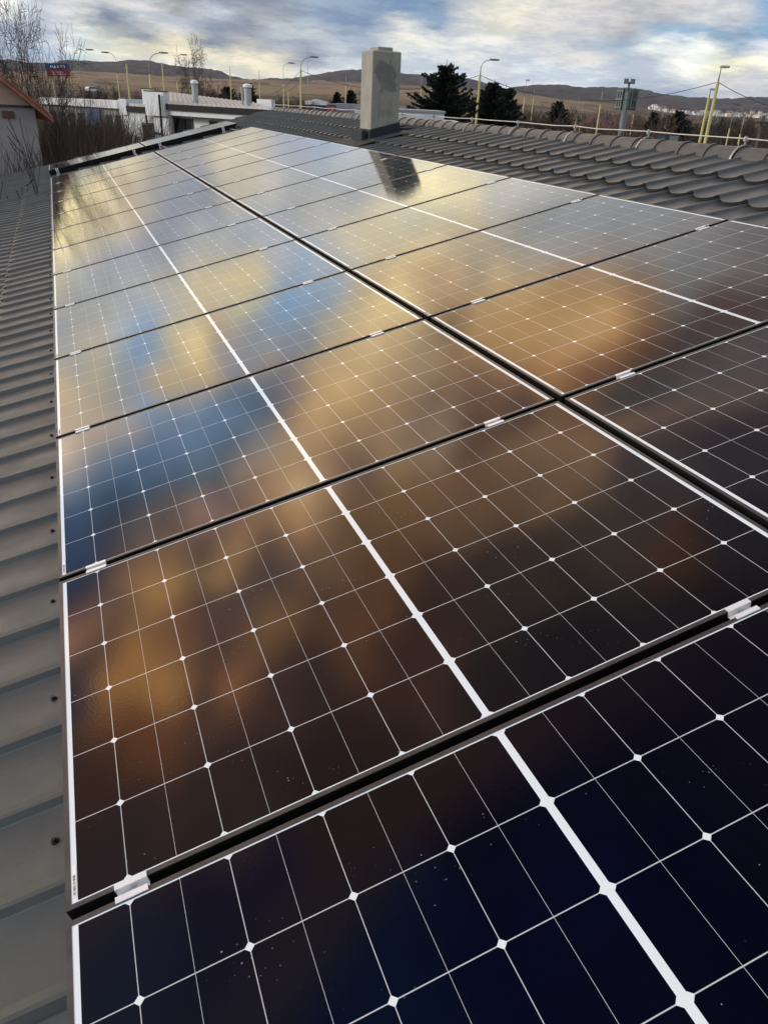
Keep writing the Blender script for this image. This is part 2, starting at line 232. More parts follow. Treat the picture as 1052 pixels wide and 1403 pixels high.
# ------------------------------------------------------------------ geometry helpers
rnd = random.Random(7)
class MB:
    def __init__(s): s.v = []; s.f = []
    def add(s, vs, fs):
        b = len(s.v); s.v += [tuple(q) for q in vs]; s.f += [tuple(i+b for i in f) for f in fs]; return s
    def box(s, a, b, M=None):
        x0, y0, z0 = a; x1, y1, z1 = b
        vs = [Vector(q) for q in ((x0,y0,z0),(x1,y0,z0),(x1,y1,z0),(x0,y1,z0),(x0,y0,z1),(x1,y0,z1),(x1,y1,z1),(x0,y1,z1))]
        if M: vs = [M @ q for q in vs]
        return s.add(vs, [(0,3,2,1),(4,5,6,7),(0,1,5,4),(1,2,6,5),(2,3,7,6),(3,0,4,7)])
    def quad(s, *vs): return s.add(vs, [tuple(range(len(vs)))])
    def tube(s, pts, rad, n=6, caps=True):
        pts = [Vector(p) for p in pts]
        if not hasattr(rad, '__len__'): rad = [rad]*len(pts)
        vs = []; fs = []
        for i, p in enumerate(pts):
            d = (pts[min(i+1, len(pts)-1)] - pts[max(i-1, 0)])
            if d.length < 1e-9: d = Vector((0, 0, 1))
            d.normalize()
            a = d.cross(Vector((0, 0, 1)) if abs(d.z) < .95 else Vector((1, 0, 0))).normalized(); b = d.cross(a)
            for k in range(n):
                t = 2*math.pi*k/n
                vs.append(p + rad[i]*(math.cos(t)*a + math.sin(t)*b))
        for i in range(len(pts)-1):
            for k in range(n):
                k2 = (k+1) % n
                fs.append((i*n+k, i*n+k2, (i+1)*n+k2, (i+1)*n+k))
        if caps:
            fs.append(tuple(range(n-1, -1, -1))); fs.append(tuple((len(pts)-1)*n + k for k in range(n)))
        return s.add(vs, fs)
    def prism(s, poly, y0, y1, M=None):              # poly in xz, extruded along y
        n = len(poly)
        vs = [Vector((x, y0, z)) for x, z in poly] + [Vector((x, y1, z)) for x, z in poly]
        if M: vs = [M @ q for q in vs]
        return s.add(vs, [tuple(range(n)), tuple(range(2*n-1, n-1, -1))] + [(i, i+n, (i+1) % n+n, (i+1) % n) for i in range(n)])
    def build(s, name, mat, parent=None, world=False, smooth=False):
        me = bpy.data.meshes.new(name); me.from_pydata(s.v, [], s.f); me.update()
        if mat: me.materials.append(mat)
        if smooth: me.polygons.foreach_set('use_smooth', [True]*len(me.polygons))
        o = bpy.data.objects.new(name, me); COL.objects.link(o)
        if parent:
            o.parent = parent
            if world: o.matrix_parent_inverse = parent.matrix_basis.inverted()
        return o
def tag(o, label=None, cat=None, group=None, kind=None):
    if label: o['label'] = label
    if cat: o['category'] = cat
    if group: o['group'] = group
    if kind: o['kind'] = kind
    return o
def thing(name, label, cat, loc=(0, 0, 0), rot=(0, 0, 0), group=None):
    o = bpy.data.objects.new(name, None); COL.objects.link(o); o.location = loc; o.rotation_euler = rot
    o.empty_display_size = .2
    return tag(o, label, cat, group)
def kids(o): return [c for c in COL.objects if c.parent == o]
TREE = {}
def reg(o): TREE[o.name] = [(c, kids(c)) for c in kids(o)]; return o
def dup(root, loc=None, rot=None, label=None, group=None, scale=None):
    r = root.copy(); COL.objects.link(r)
    if loc is not None: r.location = loc
    if rot is not None: r.rotation_euler = rot
    if scale is not None: r.scale = scale if hasattr(scale, '__len__') else (scale,)*3
    if label: r['label'] = label
    if group: r['group'] = group
    for c, gs in TREE[root.name]:
        k = c.copy(); COL.objects.link(k); k.parent = r
        for g in gs:
            q = g.copy(); COL.objects.link(q); q.parent = k
    return r
def ray(px, py): return (FW + (px-526)/FPX*RT + (py-701.5)/FPX*DN).normalized()
def spot(px, py, dist, z=None):                      # point at a horizontal distance along a line of sight
    q = ray(px, py); h = math.hypot(q.x, q.y)
    p = CAM + q*(dist/h)
    return Vector((p.x, p.y, p.z if z is None else z))
def roofp(u, v, w=0.0): return Vector((u*math.cos(ALPHA) - w*math.sin(ALPHA), v, u*math.sin(ALPHA) + w*math.cos(ALPHA)))
ROOFROT = (0, -ALPHA, 0)

# ------------------------------------------------------------------ materials
def mat(name, color, rough=.6, metal=0.0, var=.15, vscale=8.0, bump=0.0, bscale=60.0, spec=.5, dirt=None, dscale=1.5, damt=.5, coord='Object'):
    m = bpy.data.materials.new(name); m.use_nodes = True; m.node_tree.nodes.clear(); t = NT(m.node_tree)
    out = t.node('ShaderNodeOutputMaterial'); b = t.node('ShaderNodeBsdfPrincipled')
    tc = t.node('ShaderNodeTexCoord').outputs[coord]
    f = t.fac(tc, vscale, 5, .6)
    c = t.mix(1.0, color, t.comb(*[t.rng(f, .25, .75, 1-var, 1+var, 'LINEAR')]*3), 'MULTIPLY')
    if dirt: c = t.mix(t.rng(t.fac(tc, dscale, 6, .65), .45, .72, 0, damt), c, dirt)
    t.put(b.inputs['Base Color'], c); t.put(b.inputs['Metallic'], metal)
    t.put(b.inputs['Roughness'], t.rng(t.fac(tc, vscale*2.3, 4), .3, .7, max(.02, rough-.08), min(1, rough+.08)))
    t.put(b.inputs['Specular IOR Level'], spec)
    if bump:
        bn = t.node('ShaderNodeBump', {'Strength': bump, 'Distance': .01, 'Height': t.fac(tc, bscale, 5, .6)})
        t.l.new(bn.outputs[0], b.inputs['Normal'])
    t.l.new(b.outputs[0], out.inputs[0])
    return m
M_frame = mat('anodised_frame', (.085, .083, .08), .42, .6, .1, 20)
M_alu = mat('bright_aluminium', (.80, .81, .82), .35, .25, .03, 90)
M_galv = mat('galvanised_strap', (.38, .38, .37), .45, .6, .2, 60)
M_black = mat('black_metal_and_shade', (.006, .006, .006), .6, 0, spec=.15)  # plain black, also the painted shade between frames and under the far panels
M_screw = mat('black_screw', (.015, .015, .016), .35, .3)
M_rail = mat('dark_rail', (.05, .05, .05), .5, .5)
M_tile = mat('tile_sheet_coating', (.058, .065, .065), .45, 0, .12, 3.0, .06, 300, .45, (.088, .090, .086), 5.0, .7)
M_ridge = mat('ridge_coating', (.066, .070, .069), .5, 0, .12, 5.0, .05, 200, .4, (.11, .108, .10), 3.0, .5)
M_flash = mat('flashing_sheet', (.030, .035, .042), .7, 0, .15, 6, spec=.2)
M_gutter = mat('gutter_sheet', (.07, .07, .07), .5, 0, .1)
M_wallr = mat('render_wall', (.5, .48, .44), .9, 0, .1, 3)

def concrete():
    m = bpy.data.materials.new('chimney_concrete'); m.use_nodes = True; m.node_tree.nodes.clear(); t = NT(m.node_tree)
    out = t.node('ShaderNodeOutputMaterial'); b = t.node('ShaderNodeBsdfPrincipled', {'Roughness': .9})
    tc = t.node('ShaderNodeTexCoord').outputs['Object']; x, y, z = t.sep(tc)
    c = t.mix(t.fac(tc, 7, 7, .65), (.20, .195, .17), (.36, .34, .29))
    c = t.mix(t.rng(t.fac(tc, 45, 4, .6), .55, .72, 0, .6), c, (.15, .145, .13))
    c = t.mix(t.rng(t.fac(t.comb(x*28, y*28, z*1.6), 1.0, 5, .6), .52, .72, 0, .5), c, (.15, .145, .135))
    c = t.mix(t.rng(t.fac(tc, 3.2, 5, .6), .48, .66, 0, .45), c, (.40, .38, .32))
    # damp stain on the front face, with its own ragged outline
    n = t.noise(tc, 6, 6, .62).outputs['Color']; a, bb, cc = t.sep(n)
    sx = (x - 4.05 + (a-.5)*.36 + (z-1.6)*.25)/.125; sz = (z - 1.60 + (bb-.5)*.34)/.165
    r2 = sx*sx + sz*sz
    st = t.rng(r2, .75, 1.25, 1, 0)*y.lt(10.235)
    c = t.mix(st*.6, c, (.10, .10, .098))
    sx = (x - 4.05 + (a-.5)*.2)/.14; sz = (z - 1.20 + (bb-.5)*.14)/.05
    c = t.mix(t.rng(sx*sx + sz*sz, .4, 1.2, .45, 0)*t.fac(tc, 20, 3), c, (.09, .09, .088))
    t.put(b.inputs['Base Color'], c)
    bn = t.node('ShaderNodeBump', {'Strength': .35, 'Distance': .01, 'Height': t.fac(tc, 40, 6, .7)})
    t.l.new(bn.outputs[0], b.inputs['Normal']); t.l.new(b.outputs[0], out.inputs[0])
    return m
M_conc = concrete()

# solar glass: cells, busbar gaps and corner diamonds, in the panel's own coordinates
LP, SP, PITCH, CG = 1.722, 1.1232, 1.1457, 0.0273
def glass():
    m = bpy.data.materials.new('solar_glass'); m.use_nodes = True; m.node_tree.nodes.clear(); t = NT(m.node_tree)
    out = t.node('ShaderNodeOutputMaterial'); b = t.node('ShaderNodeBsdfPrincipled')
    tc = t.node('ShaderNodeTexCoord').outputs['Object']
    U, V, Wz = t.sep(tc)
    cell, hc, mg = .18297, .09248, .0072
    e0 = (SP - 6*cell)/2
    tt = ((U - LP/2).abs() - mg)/hc
    s = (V - e0)/cell
    dU = (tt - tt.rnd()).abs()*hc
    h = tt*.5
    even = (h - h.rnd()).abs()*(2*hc)
    dV = (s - s.rnd()).abs()*cell
    thin = dV.lt(.0010).max(dU.lt(.00038)).max(even.lt(.00075))
    line = (even + dV).lt(.0092)
    line = line.max(tt.lt(.006)).max(tt.gt(9 - .006)).max(s.lt(.004)).max(s.gt(5.996))
    geo = t.node('ShaderNodeNewGeometry').outputs['Position']
    cellc = t.mix(t.fac(geo, 3, 3), (.0012, .0017, .0036), (.0024, .0022, .0032))
    c = t.mix(thin*.72, cellc, (.70, .72, .74))
    c = t.mix(line, c, (.73, .78, .81))
    # dried drops, in streaky groups, and a few wiped smears
    gx, gy, gz = t.sep(geo)
    sv = t.comb(gx*1.0, gy*1.0, 0)
    vo = t.node('ShaderNodeTexVoronoi', {'Vector': sv, 'Scale': 150.0, 'Randomness': 1.0})
    vd = E(t, vo.outputs['Distance']); vc, vc2, vc3 = t.sep(vo.outputs['Color'])
    band = t.rng(t.fac(t.comb(gx*2.2 - gy*1.2, gy*5 + gx*2.2, 0), 1.3, 3, .6), .56, .68)
    drops = vd.lt(vc*.20 + .06)*vc2.gt(.80)*band
    few = vd.lt(.16)*vc2.gt(.9982)
    drops = drops.max(few)
    c = t.mix(drops*.55, c, (.34, .36, .38))
    sm = t.rng(t.fac(t.comb(gx*9, gy*9, 0), 1.0, 5, .7), .66, .80)*t.rng(t.fac(geo, 1.6, 2), .55, .7)
    c = t.mix(sm*.06, c, (.3, .32, .36))
    dust = t.rng(t.fac(geo, 260, 3, .7), .62, .8, 0, .012)
    c = t.mix(dust, c, (.4, .4, .4))
    t.put(b.inputs['Base Color'], c)
    t.put(b.inputs['Roughness'], t.rng(t.fac(geo, 2.5, 5, .6), .3, .7, .055, .085) + drops*.3 + sm*.12)
    t.put(b.inputs['IOR'], 1.5)
    bn = t.node('ShaderNodeBump', {'Strength': .035, 'Distance': .002, 'Height': t.fac(geo, 170, 2, .5)})
    t.l.new(bn.outputs[0], b.inputs['Normal'])
    t.l.new(b.outputs[0], out.inputs[0])
    return m
M_glass = glass()
M_label = mat('sticker_paper', (.75, .75, .73), .6); M_ink = mat('sticker_ink', (.03, .03, .03), .7)

# ------------------------------------------------------------------ our own building: tile sheet roof, ridge, chimney
bld = thing('tiled_roof_building', 'building under the camera with dark grey metal tile roof carrying the solar panels', 'building', (2, 9, GZ))
RIB = .2305; STEP = .3945; U0 = -.40; V0R = 2.193 - 3*.2305*6
EAVE, RIDGE_U, VA, VB = -1.62, 4.79, -1.2, 18.6
def rib_prof(f):                                     # 0..1 across one module, height
    if f < .045: return .004 + .014*(f/.045)         # steep side towards the camera
    if f < .09: return .018
    if f < .20: return .018 - .010*((f-.09)/.11)
    g = (f-.20)/.80
    return .008 - .007*math.sin(math.pi*g*.93) - .004*g
def tile_sheet():
    fr = [0, .02, .045, .065, .09, .12, .16, .20, .28, .38, .48, .58, .68, .78, .88, .985]
    vs_ = []
    k0 = int(math.floor((VA - 2.193)/RIB)); k1 = int(math.ceil((VB - 2.193)/RIB))
    for k in range(k0, k1):
        for f in fr:
            v = 2.193 + (k+f)*RIB
            if VA <= v <= VB: vs_.append((v, rib_prof(f) + (.0035*(1-f) if k % 5 == 0 else 0), f))
    us = []                                          # (u, step height)
    us.append((EAVE, .012))
    stp = [-1.17, -.785, -.40] + [.475 + .385*i for i in range(11)]
    for k, u in enumerate(stp):
        us.append((u+.012, 0.0, k)); us.append((u-.006, .0255, k)); us.append((u-.0045, .028, k))
        nx_ = stp[k+1] if k+1 < len(stp) else RIDGE_U + .05
        for q in (.25, .5, .75):
            if u + q*(nx_-u) < RIDGE_U: us.append((u + q*(nx_-u), .028*(1-q), k))
    us.append((RIDGE_U, .002))
    mb = MB(); n = len(vs_)
    for uu in us:
        u, hs = uu[0], uu[1]
        for (v, h, f) in vs_:
            du = 0
            if len(uu) == 3 and hs in (0.0, .0255, .028):     # scalloped lower edge
                g = 0 if f < .10 else math.sin(math.pi*(f-.10)/.90)**.7
                du = -.042*g
            mb.v.append(tuple(roofp(u + du, v, -.105 + h + hs)))
    for i in range(len(us)-1):
        for j in range(n-1):
            a = i*n + j; mb.f.append((a, a+n, a+n+1, a+1))
    return mb
roof = tile_sheet().build('roof', M_tile, bld, world=True)
bs = MB()                                            # far slope beyond the ridge and gable edges
rx, rz = roofp(RIDGE_U, 0, -.105).x, roofp(RIDGE_U, 0, -.105).z
bs.add([(rx, VA, rz), (rx, VB, rz), (rx+6.2, VB, rz-6.2*math.tan(ALPHA)), (rx+6.2, VA, rz-6.2*math.tan(ALPHA))], [(0, 1, 2, 3)])
bs.build('rear_roof_slope', M_tile, bld, world=True)
wl = MB(); e = roofp(EAVE+.45, 0, -.3)
wl.prism([(e.x, GZ), (rx+5.6, GZ), (rx+5.6, rz-5.6*math.tan(ALPHA)-.2), (rx, rz-.2), (e.x, e.z)], VA+.3, VB-.35)
wl.build('wall', M_wallr, bld, world=True)
vg = MB()                                            # verge trim on the far gable
vg.tube([roofp(EAVE, VB+.02, -.115), roofp(RIDGE_U, VB+.02, -.115)], .035, 4)
vg.build('verge_trim', M_flash, bld, world=True)
# ridge cap: half-round pieces, each collar standing proud of the next
RCX, RCZ, RCR = 4.69, 1.045, .104
def ridge_cap():
    mb = MB(); n = 12; L = .287
    y = VA
    k = 0
    while y < VB:
        y1 = min(y+L, VB+.03)
        prof = [(y-.012, RCR+.0), (y-.012, RCR+.008), (y+.016, RCR+.008), (y+.022, RCR+.001), (y1-.013, RCR-.002)]
        vs = []
        for (yy, r) in prof:
            for i in range(n+1):
                a = math.pi*(-.06 + 1.12*i/n)
                vs.append((RCX + r*math.cos(a)*1.0, yy, RCZ + r*math.sin(a)))
        fs = [(p*(n+1)+i, p*(n+1)+i+1, (p+1)*(n+1)+i+1, (p+1)*(n+1)+i) for p in range(len(prof)-1) for i in range(n)]
        mb.add(vs, fs); y = y1; k += 1
    return mb
rc = ridge_cap().build('ridge_cap', M_ridge, bld, world=True, smooth=False)
ru = MB(); ru.box((RCX-.10, VA, RCZ-.06), (RCX+.10, VB, RCZ+.01)); ru.build('ridge_underlay', M_black, bld, world=True)
# chimney
chx0, chx1, chy0, chy1, chz = 3.848, 4.219, 10.2, 10.6, 1.872
ch = MB()
def bevbox(mb, a, b, bev):
    x0, y0, z0 = a; x1, y1, z1 = b
    for z, k in ((z0, 0), (z1-bev, 0), (z1, 1)):
        q = bev*k
        mb.v += [(x0+bev*.6+q, y0+q, z), (x1-bev*.6-q, y0+q, z), (x1-q, y0+bev*.6+q, z), (x1-q, y1-bev*.6-q, z), (x1-bev*.6-q, y1-q, z), (x0+bev*.6+q, y1-q, z), (x0+q, y1-bev*.6-q, z), (x0+q, y0+bev*.6+q, z)]
    b0 = len(mb.v) - 24
    for l in range(2):
        for i in range(8): mb.f.append((b0+l*8+i, b0+l*8+(i+1) % 8, b0+(l+1)*8+(i+1) % 8, b0+(l+1)*8+i))
    mb.f.append(tuple(b0+16+i for i in range(8)))
bevbox(ch, (chx0, chy0, .5), (chx1, chy1, chz), .012)
cho = ch.build('chimney', M_conc, bld, world=True)
cs = MB(); bevbox(cs, (chx0+.085, chy0+.05, chz), (chx1-.095, chy1-.06, chz+.042), .008)
cap = cs.build('cap_slab', M_conc, cho, world=False)
fl = MB()
def zroof(x, w): return (x*math.sin(ALPHA) + w)/math.cos(ALPHA)
g = .014
xa, xb, ya, yb = chx0-g, chx1+g, chy0-g, chy1+g
za, zb = 1.012, 1.106
for (p, q, hp, hq) in (((xa, ya), (xb, ya), za, zb), ((xb, ya), (xb, yb), zb, zb), ((xb, yb), (xa, yb), zb, za), ((xa, yb), (xa, ya), za, za)):
    lo = -.115
    fl.quad((p[0], p[1], zroof(p[0], lo)), (q[0], q[1], zroof(q[0], lo)), (q[0], q[1], hq), (p[0], p[1], hp))
    ix = lambda s: chx0 if s < (chx0+chx1)/2 else chx1
    iy = lambda s: chy0 if s < (chy0+chy1)/2 else chy1
    fl.quad((p[0], p[1], hp), (q[0], q[1], hq), (ix(q[0]), iy(q[1]), hq+.006), (ix(p[0]), iy(p[1]), hp+.006))
# apron sheet lying on the tiles in front of and below the chimney, with a folded upstand on its far-left edge
def rq(x, y, w): return (x, y, zroof(x, w))
fl.quad(rq(xa-.28, ya-.30, -.066), rq(xb+.06, ya-.30, -.066), rq(xb+.06, ya+.02, -.064), rq(xa-.28, ya+.02, -.064))
fl.quad(rq(xa-.28, ya, -.065), rq(xa+.02, ya, -.065), rq(xa+.02, yb+.2, -.065), rq(xa-.28, yb+.2, -.065))
fl.quad(rq(xa-.05, yb, -.063), rq(xb+.3, yb, -.063), rq(xb+.3, yb+.2, -.063), rq(xa-.05, yb+.2, -.063))
fl.box((xa-.085, ya+.06, zroof(xa, -.10)), (xa-.035, yb+.02, zroof(xa, -.10)+.13))
fl.box((xb+.0, ya+.02, zroof(xb, -.1)), (xb+.22, ya+.16, zroof(xb, -.1)+.075))
fl.build('flashing', M_flash, cho, world=False)
# hex-head roofing screws along the panel edge
def screw_mb():
    mb = MB()
    def ring(r, w, n): return [(r*math.cos(2*math.pi*i/n), r*math.sin(2*math.pi*i/n), w) for i in range(n)]
    for r0, w0, w1, n in ((.0095, 0, .003, 12), (.0055, .003, .0095, 6)):
        vs = ring(r0, w0, n) + ring(r0*.93, w1, n)
        mb.add(vs, [(i, (i+1) % n, n+(i+1) % n, n+i) for i in range(n)] + [tuple(range(n, 2*n))])
    return mb
sc0 = None
for k in range(22):
    v = 1.41 + .4625*(k-1)
    loc = roofp(-.053, v, -.0895)
    if sc0 is None: sc0 = screw_mb().build('roofing_screw', M_screw, bld); s_ = sc0
    else: s_ = sc0.copy(); COL.objects.link(s_)
    s_.parent = bld; s_.location = loc - bld.location; s_.rotation_euler = ROOFROT

# ------------------------------------------------------------------ lightning conductor on the ridge
lc = thing('lightning_conductor', 'thin lightning conductor wire on clips running along the tiled roof ridge', 'conductor', (RCX, 4.8, RCZ+RCR))
ys = [0.65 + 1.05*i - .04 for i in range(-1, 18)]
ys = [4.82 + 1.065*(i-5) for i in range(0, 19)]
pts = []; wz = RCZ + RCR + .052
for i, y in enumerate(ys):
    pts.append((RCX-.01, y, wz))
    if i < len(ys)-1:
        pts.append((RCX-.01+rnd.uniform(-.008, .008), y+.35, wz - rnd.uniform(.002, .012))); pts.append((RCX-.01+rnd.uniform(-.008, .008), y+.72, wz - rnd.uniform(.0, .012)))
MB().tube(pts, .0048, 6).build('wire', mat('conductor_wire', (.62, .60, .57), .4, .5), lc, world=True, smooth=True)
for i, y in enumerate(ys):
    mb = MB(); prev = None
    n = 10
    for j in range(n+1):                             # strap bent over the cap
        a = math.pi*(.02 + .96*j/n)
        r = RCR + .0135
        p = [(RCX + rr*math.cos(a), y+dy, RCZ + rr*math.sin(a)) for rr in (r, r+.002) for dy in (-.008, .008)]
        if prev: mb.add(prev + p, [(0, 1, 5, 4), (2, 6, 7, 3), (0, 4, 6, 2), (1, 3, 7, 5)])
        prev = p
    mb.tube([(RCX-.01, y, RCZ+RCR+.01), (RCX-.01, y, wz-.006)], .0065, 6)
    mb.box((RCX-.024, y-.011, wz-.016), (RCX+.004, y+.011, wz-.0055))
    mb.box((RCX-.022, y-.010, wz+.005), (RCX+.002, y+.010, wz+.012))
    mb.tube([(RCX-.018, y, wz-.018), (RCX-.018, y, wz+.017)], .004, 6)
    mb.build('wire_clip', M_galv, lc, world=True)

# ------------------------------------------------------------------ solar panels
def panel(name, label):
    p = thing(name, label, 'solar panel', group='solar panels on the roof')
    f = MB(); fb = MB(); T = .035; l = .0102
    for (a, b) in (((0, 0), (LP, l)), ((0, SP-l), (LP, SP)), ((0, l), (l, SP-l)), ((LP-l, l), (LP, SP-l))):
        f.box((a[0], a[1], T-.0025), (b[0], b[1], T)); fb.box((a[0]+.0003, a[1]+.0003, 0), (b[0]-.0003, b[1]-.0003, T-.0025))
    f.build('frame', M_frame, p); fb.build('frame_body', M_black, p)  # frame sides below the lip blackened to paint the shade in the gaps
    g = MB(); zz = T-.0012
    g.add([(l, l, zz), (LP-l, l, zz), (LP-l, SP-l, zz), (l, SP-l, zz)], [(0, 1, 2, 3)])
    g.add([(l, l, .02), (LP-l, l, .02), (LP-l, SP-l, .02), (l, SP-l, .02)], [(3, 2, 1, 0)])
    g.build('glass', M_glass, p)
    s = MB(); s.box((l+.0022, l+.012, zz+.0002), (l+.0105, l+.082, zz+.0006)); st = s.build('barcode_sticker', M_label, p)
    k = MB(); y = l+.016; r2 = random.Random(3)
    while y < l+.060:
        w = r2.choice((.0006, .001, .0016)); k.box((l+.004, y, zz+.0006), (l+.0088, y+w, zz+.0008)); y += w + r2.choice((.0008, .0014, .002))
    k.build('barcode', M_ink, st)
    return reg(p)
ORD = ['nearest', 'second', 'third', 'fourth', 'fifth', 'sixth', 'seventh', 'eighth', 'ninth', 'tenth', 'eleventh', 'twelfth', 'thirteenth']
LOOK = {('left', 1): 'dark navy', ('left', 2): 'brown reflecting', ('left', 3): 'blue and gold reflecting', ('left', 4): 'grey and gold reflecting', ('right', 2): 'dark brown', ('right', 3): 'golden brown reflecting'}
p0 = None
UC = {'left': 0.0, 'right': LP+CG}
for col in ('left', 'right'):
    for k in range(1, 14):
        look = LOOK.get((col, k), 'sky reflecting')
        lab = '%s solar panel, %s from the front in the %s column' % (look, ORD[k-1] if k > 1 else 'nearest', 'left' if col == 'left' else 'right (ridge side)')
        if k == 1: lab = '%s solar panel nearest the camera in the %s column' % (look, 'left' if col == 'left' else 'right (ridge side)')
        jit = rnd.uniform(-.0015, .0015)
        loc = roofp(UC[col] + jit, (k-1)*PITCH + (PITCH-SP)/2, -.035)
        if p0 is None: p0 = panel('solar_panel', lab); p0.location = loc; p0.rotation_euler = ROOFROT
        else: dup(p0, loc, ROOFROT, lab, 'solar panels on the roof')
    loc = roofp(UC[col] - .02, 14*PITCH + .012, -.015)
    dup(p0, loc, ROOFROT, 'solar panel beyond the dark gap at the far end, %s of the two' % ('eave side' if col == 'left' else 'ridge side'), 'solar panels on the roof')
wd = MB(); wd.box((0, -.004, -.075), (2*LP+CG-.04, 0, .002))  # added strip, its black stands in for the shade below the far panels
wd_ = wd.build('gap_shade_strip', M_black); wd_.location = roofp(-.02, 14*PITCH + .010, -.015); wd_.rotation_euler = ROOFROT
tag(wd_, 'added black strip standing in for the shade under the far pair of solar panels', 'strip')
# rails under the panels
for i, (u, nm) in enumerate(((.117, 'first from the eave'), (1.481, 'second from the eave'), (2.008, 'third from the eave'), (3.30, 'nearest the ridge'))):
    mb = MB(); mb.box((-.018, -1.1, -.034), (.018, VB-.6-.35, 0))
    r = mb.build('mounting_rail', M_rail); r.location = roofp(u, 0, -.036); r.rotation_euler = ROOFROT
    tag(r, 'dark mounting rail under the panels, %s' % nm, 'rail', 'mounting rails')
# clamps
def clamp_mb():
    gp = PITCH - SP; h = gp/2; w = .030; mb = MB()
    mb.box((-w, -h-.0085, .0), (w, -h+.0015, .0028)); mb.box((-w, h-.0015, .0), (w, h+.0085, .0028))
    mb.box((-w, -h+.0015, -.016), (w, -h+.0038, .0028)); mb.box((-w, h-.0038, -.016), (w, h-.0015, .0028))
    mb.box((-w, -h+.0038, -.016), (w, h-.0038, -.0136))
    return mb
def bolt_mb():
    mb = MB(); n = 8
    vs = [(.0055*math.cos(2*math.pi*i/n), .0055*math.sin(2*math.pi*i/n), z) for z in (-.0136, -.007) for i in range(n)]
    return mb.add(vs, [(i, (i+1) % n, n+(i+1) % n, n+i) for i in range(n)] + [tuple(range(n, 2*n))])
cl0 = None
for col in ('left', 'right'):
    for k in range(1, 13):
        for side, u in (('eave', .117 if col == 'left' else 2.008), ('ridge', 1.481 if col == 'left' else 3.30)):
            lab = 'silver clamp on the %s side of %s column between %s and %s panels' % (side, col, ORD[k-1], ORD[k])
            loc = roofp(u + rnd.uniform(-.004, .004), k*PITCH, .0004)
            if cl0 is None:
                cl0 = thing('panel_clamp', lab, 'clamp', loc, ROOFROT, 'silver clamps between the panels')
                clamp_mb().build('clamp_body', M_alu, cl0); bolt_mb().build('bolt', M_galv, cl0); reg(cl0)
            else: dup(cl0, loc, ROOFROT, lab, 'silver clamps between the panels')
# end clamps holding the far pair of panels
ec0 = None
for i, u in enumerate((.117, 1.50, 1.98, 3.18)):
    lab = 'silver end clamp at the dark gap, %s' % ('nearest the eave', 'just eave side of the column seam', 'just ridge side of the column seam', 'nearest the ridge')[i]
    loc = roofp(u, 14*PITCH + .012, .015)
    if ec0 is None:
        ec0 = thing('end_clamp', lab, 'clamp', loc, ROOFROT, 'end clamps at the gap')
        mb = MB(); mb.box((-.03, -.012, .0055), (.03, .010, .010)); mb.box((-.022, -.010, -.085), (-.006, -.003, .0055)); mb.box((.006, -.010, -.085), (.022, -.003, .0055)); mb.box((-.04, -.06, -.09), (.04, .0, -.085))
        mb.build('clamp_body', M_alu, ec0)
        mb = MB(); mb.tube([(0, -.012, -.03), (0, -.002, -.03)], .009, 6); mb.build('bolt', M_galv, ec0); reg(ec0)
    else: dup(ec0, loc, ROOFROT, lab, 'end clamps at the gap')

# ------------------------------------------------------------------ terrain
def lerp_table(tab, x):
    if x <= tab[0][0]: return tab[0][1]
    for (a, p), (b, q) in zip(tab, tab[1:]):
        if x <= b: return p + (q-p)*(x-a)/(b-a)
    return tab[-1][1]
def hor(x): return 116.7 + .0487*x
def to_az(tab):                                      # skyline given as picture columns -> azimuth, elevation tangent
    out = []
    for x, y in tab:
        q = ray(x, y); out.append((math.degrees(math.atan2(q.x, q.y)), q.z/math.hypot(q.x, q.y)))
    return out
HILL = to_az([(-120, 84), (0, 84), (60, 88), (85, 86), (110, 85), (150, 87), (170, 84.5), (182, 83), (205, 85), (240, 92), (270, 95), (300, 98.5), (320, 107), (340, 112), (375, 110), (400, 109), (430, 105), (470, 97.5), (495, 96), (515, 97), (560, 103), (600, 105.5), (630, 107), (655, 113), (690, 125), (700, 122), (712, 120.5), (740, 117), (765, 117.5), (800, 121), (819, 120), (850, 121), (872, 122.7), (896, 128), (934, 133), (977, 136), (1003, 136), (1027, 134), (1052, 135.5), (1150, 138)])
FIELD = to_az([(-120, 98), (0, 98), (110, 97), (200, 104), (300, 108), (350, 110), (400, 112), (450, 113.5), (490, 115), (600, 120), (700, 127), (760, 133), (800, 138), (850, 143), (890, 151), (930, 158), (1052, 163), (1150, 166)])
def hash2(i, j):
    n = (i*374761393 + j*668265263) & 0xffffffff; n = ((n ^ (n >> 13))*1274126177) & 0xffffffff
    return ((n ^ (n >> 16)) & 0xffff)/65535.0
def vnoise(x, y):
    i, j = math.floor(x), math.floor(y); fx, fy = x-i, y-j
    fx = fx*fx*(3-2*fx); fy = fy*fy*(3-2*fy)
    a, b, c, d = hash2(i, j), hash2(i+1, j), hash2(i, j+1), hash2(i+1, j+1)
    return (a*(1-fx)+b*fx)*(1-fy) + (c*(1-fx)+d*fx)*fy
def height(az, r, rough=True):
    zf = CAM.z + lerp_table(FIELD, az)*1250; zh = CAM.z + lerp_table(HILL, az)*2800
    if r < 110: z = GZ
    elif r < 1250:
        t = (r-110)/1140; z = GZ + (zf-GZ)*t**.8
    elif r < 2800:
        t = (r-1250)/1550; s = t*t*(3-2*t); z = zf - 3*math.sin(math.pi*min(1, t*2.5)) + (zh-zf)*(.25*t + .75*s)
    else: z = zh - (r-2800)*.035
    if rough and r > 150:
        x, y = r*math.sin(R(az)), r*math.cos(R(az))
        z += (vnoise(x/90, y/90)-.5)*min(6, r*.004)
        if r > 1500: z += (vnoise(x/22, y/22)-.5)*5 + (vnoise(x/9, y/9)-.5)*3
    return z
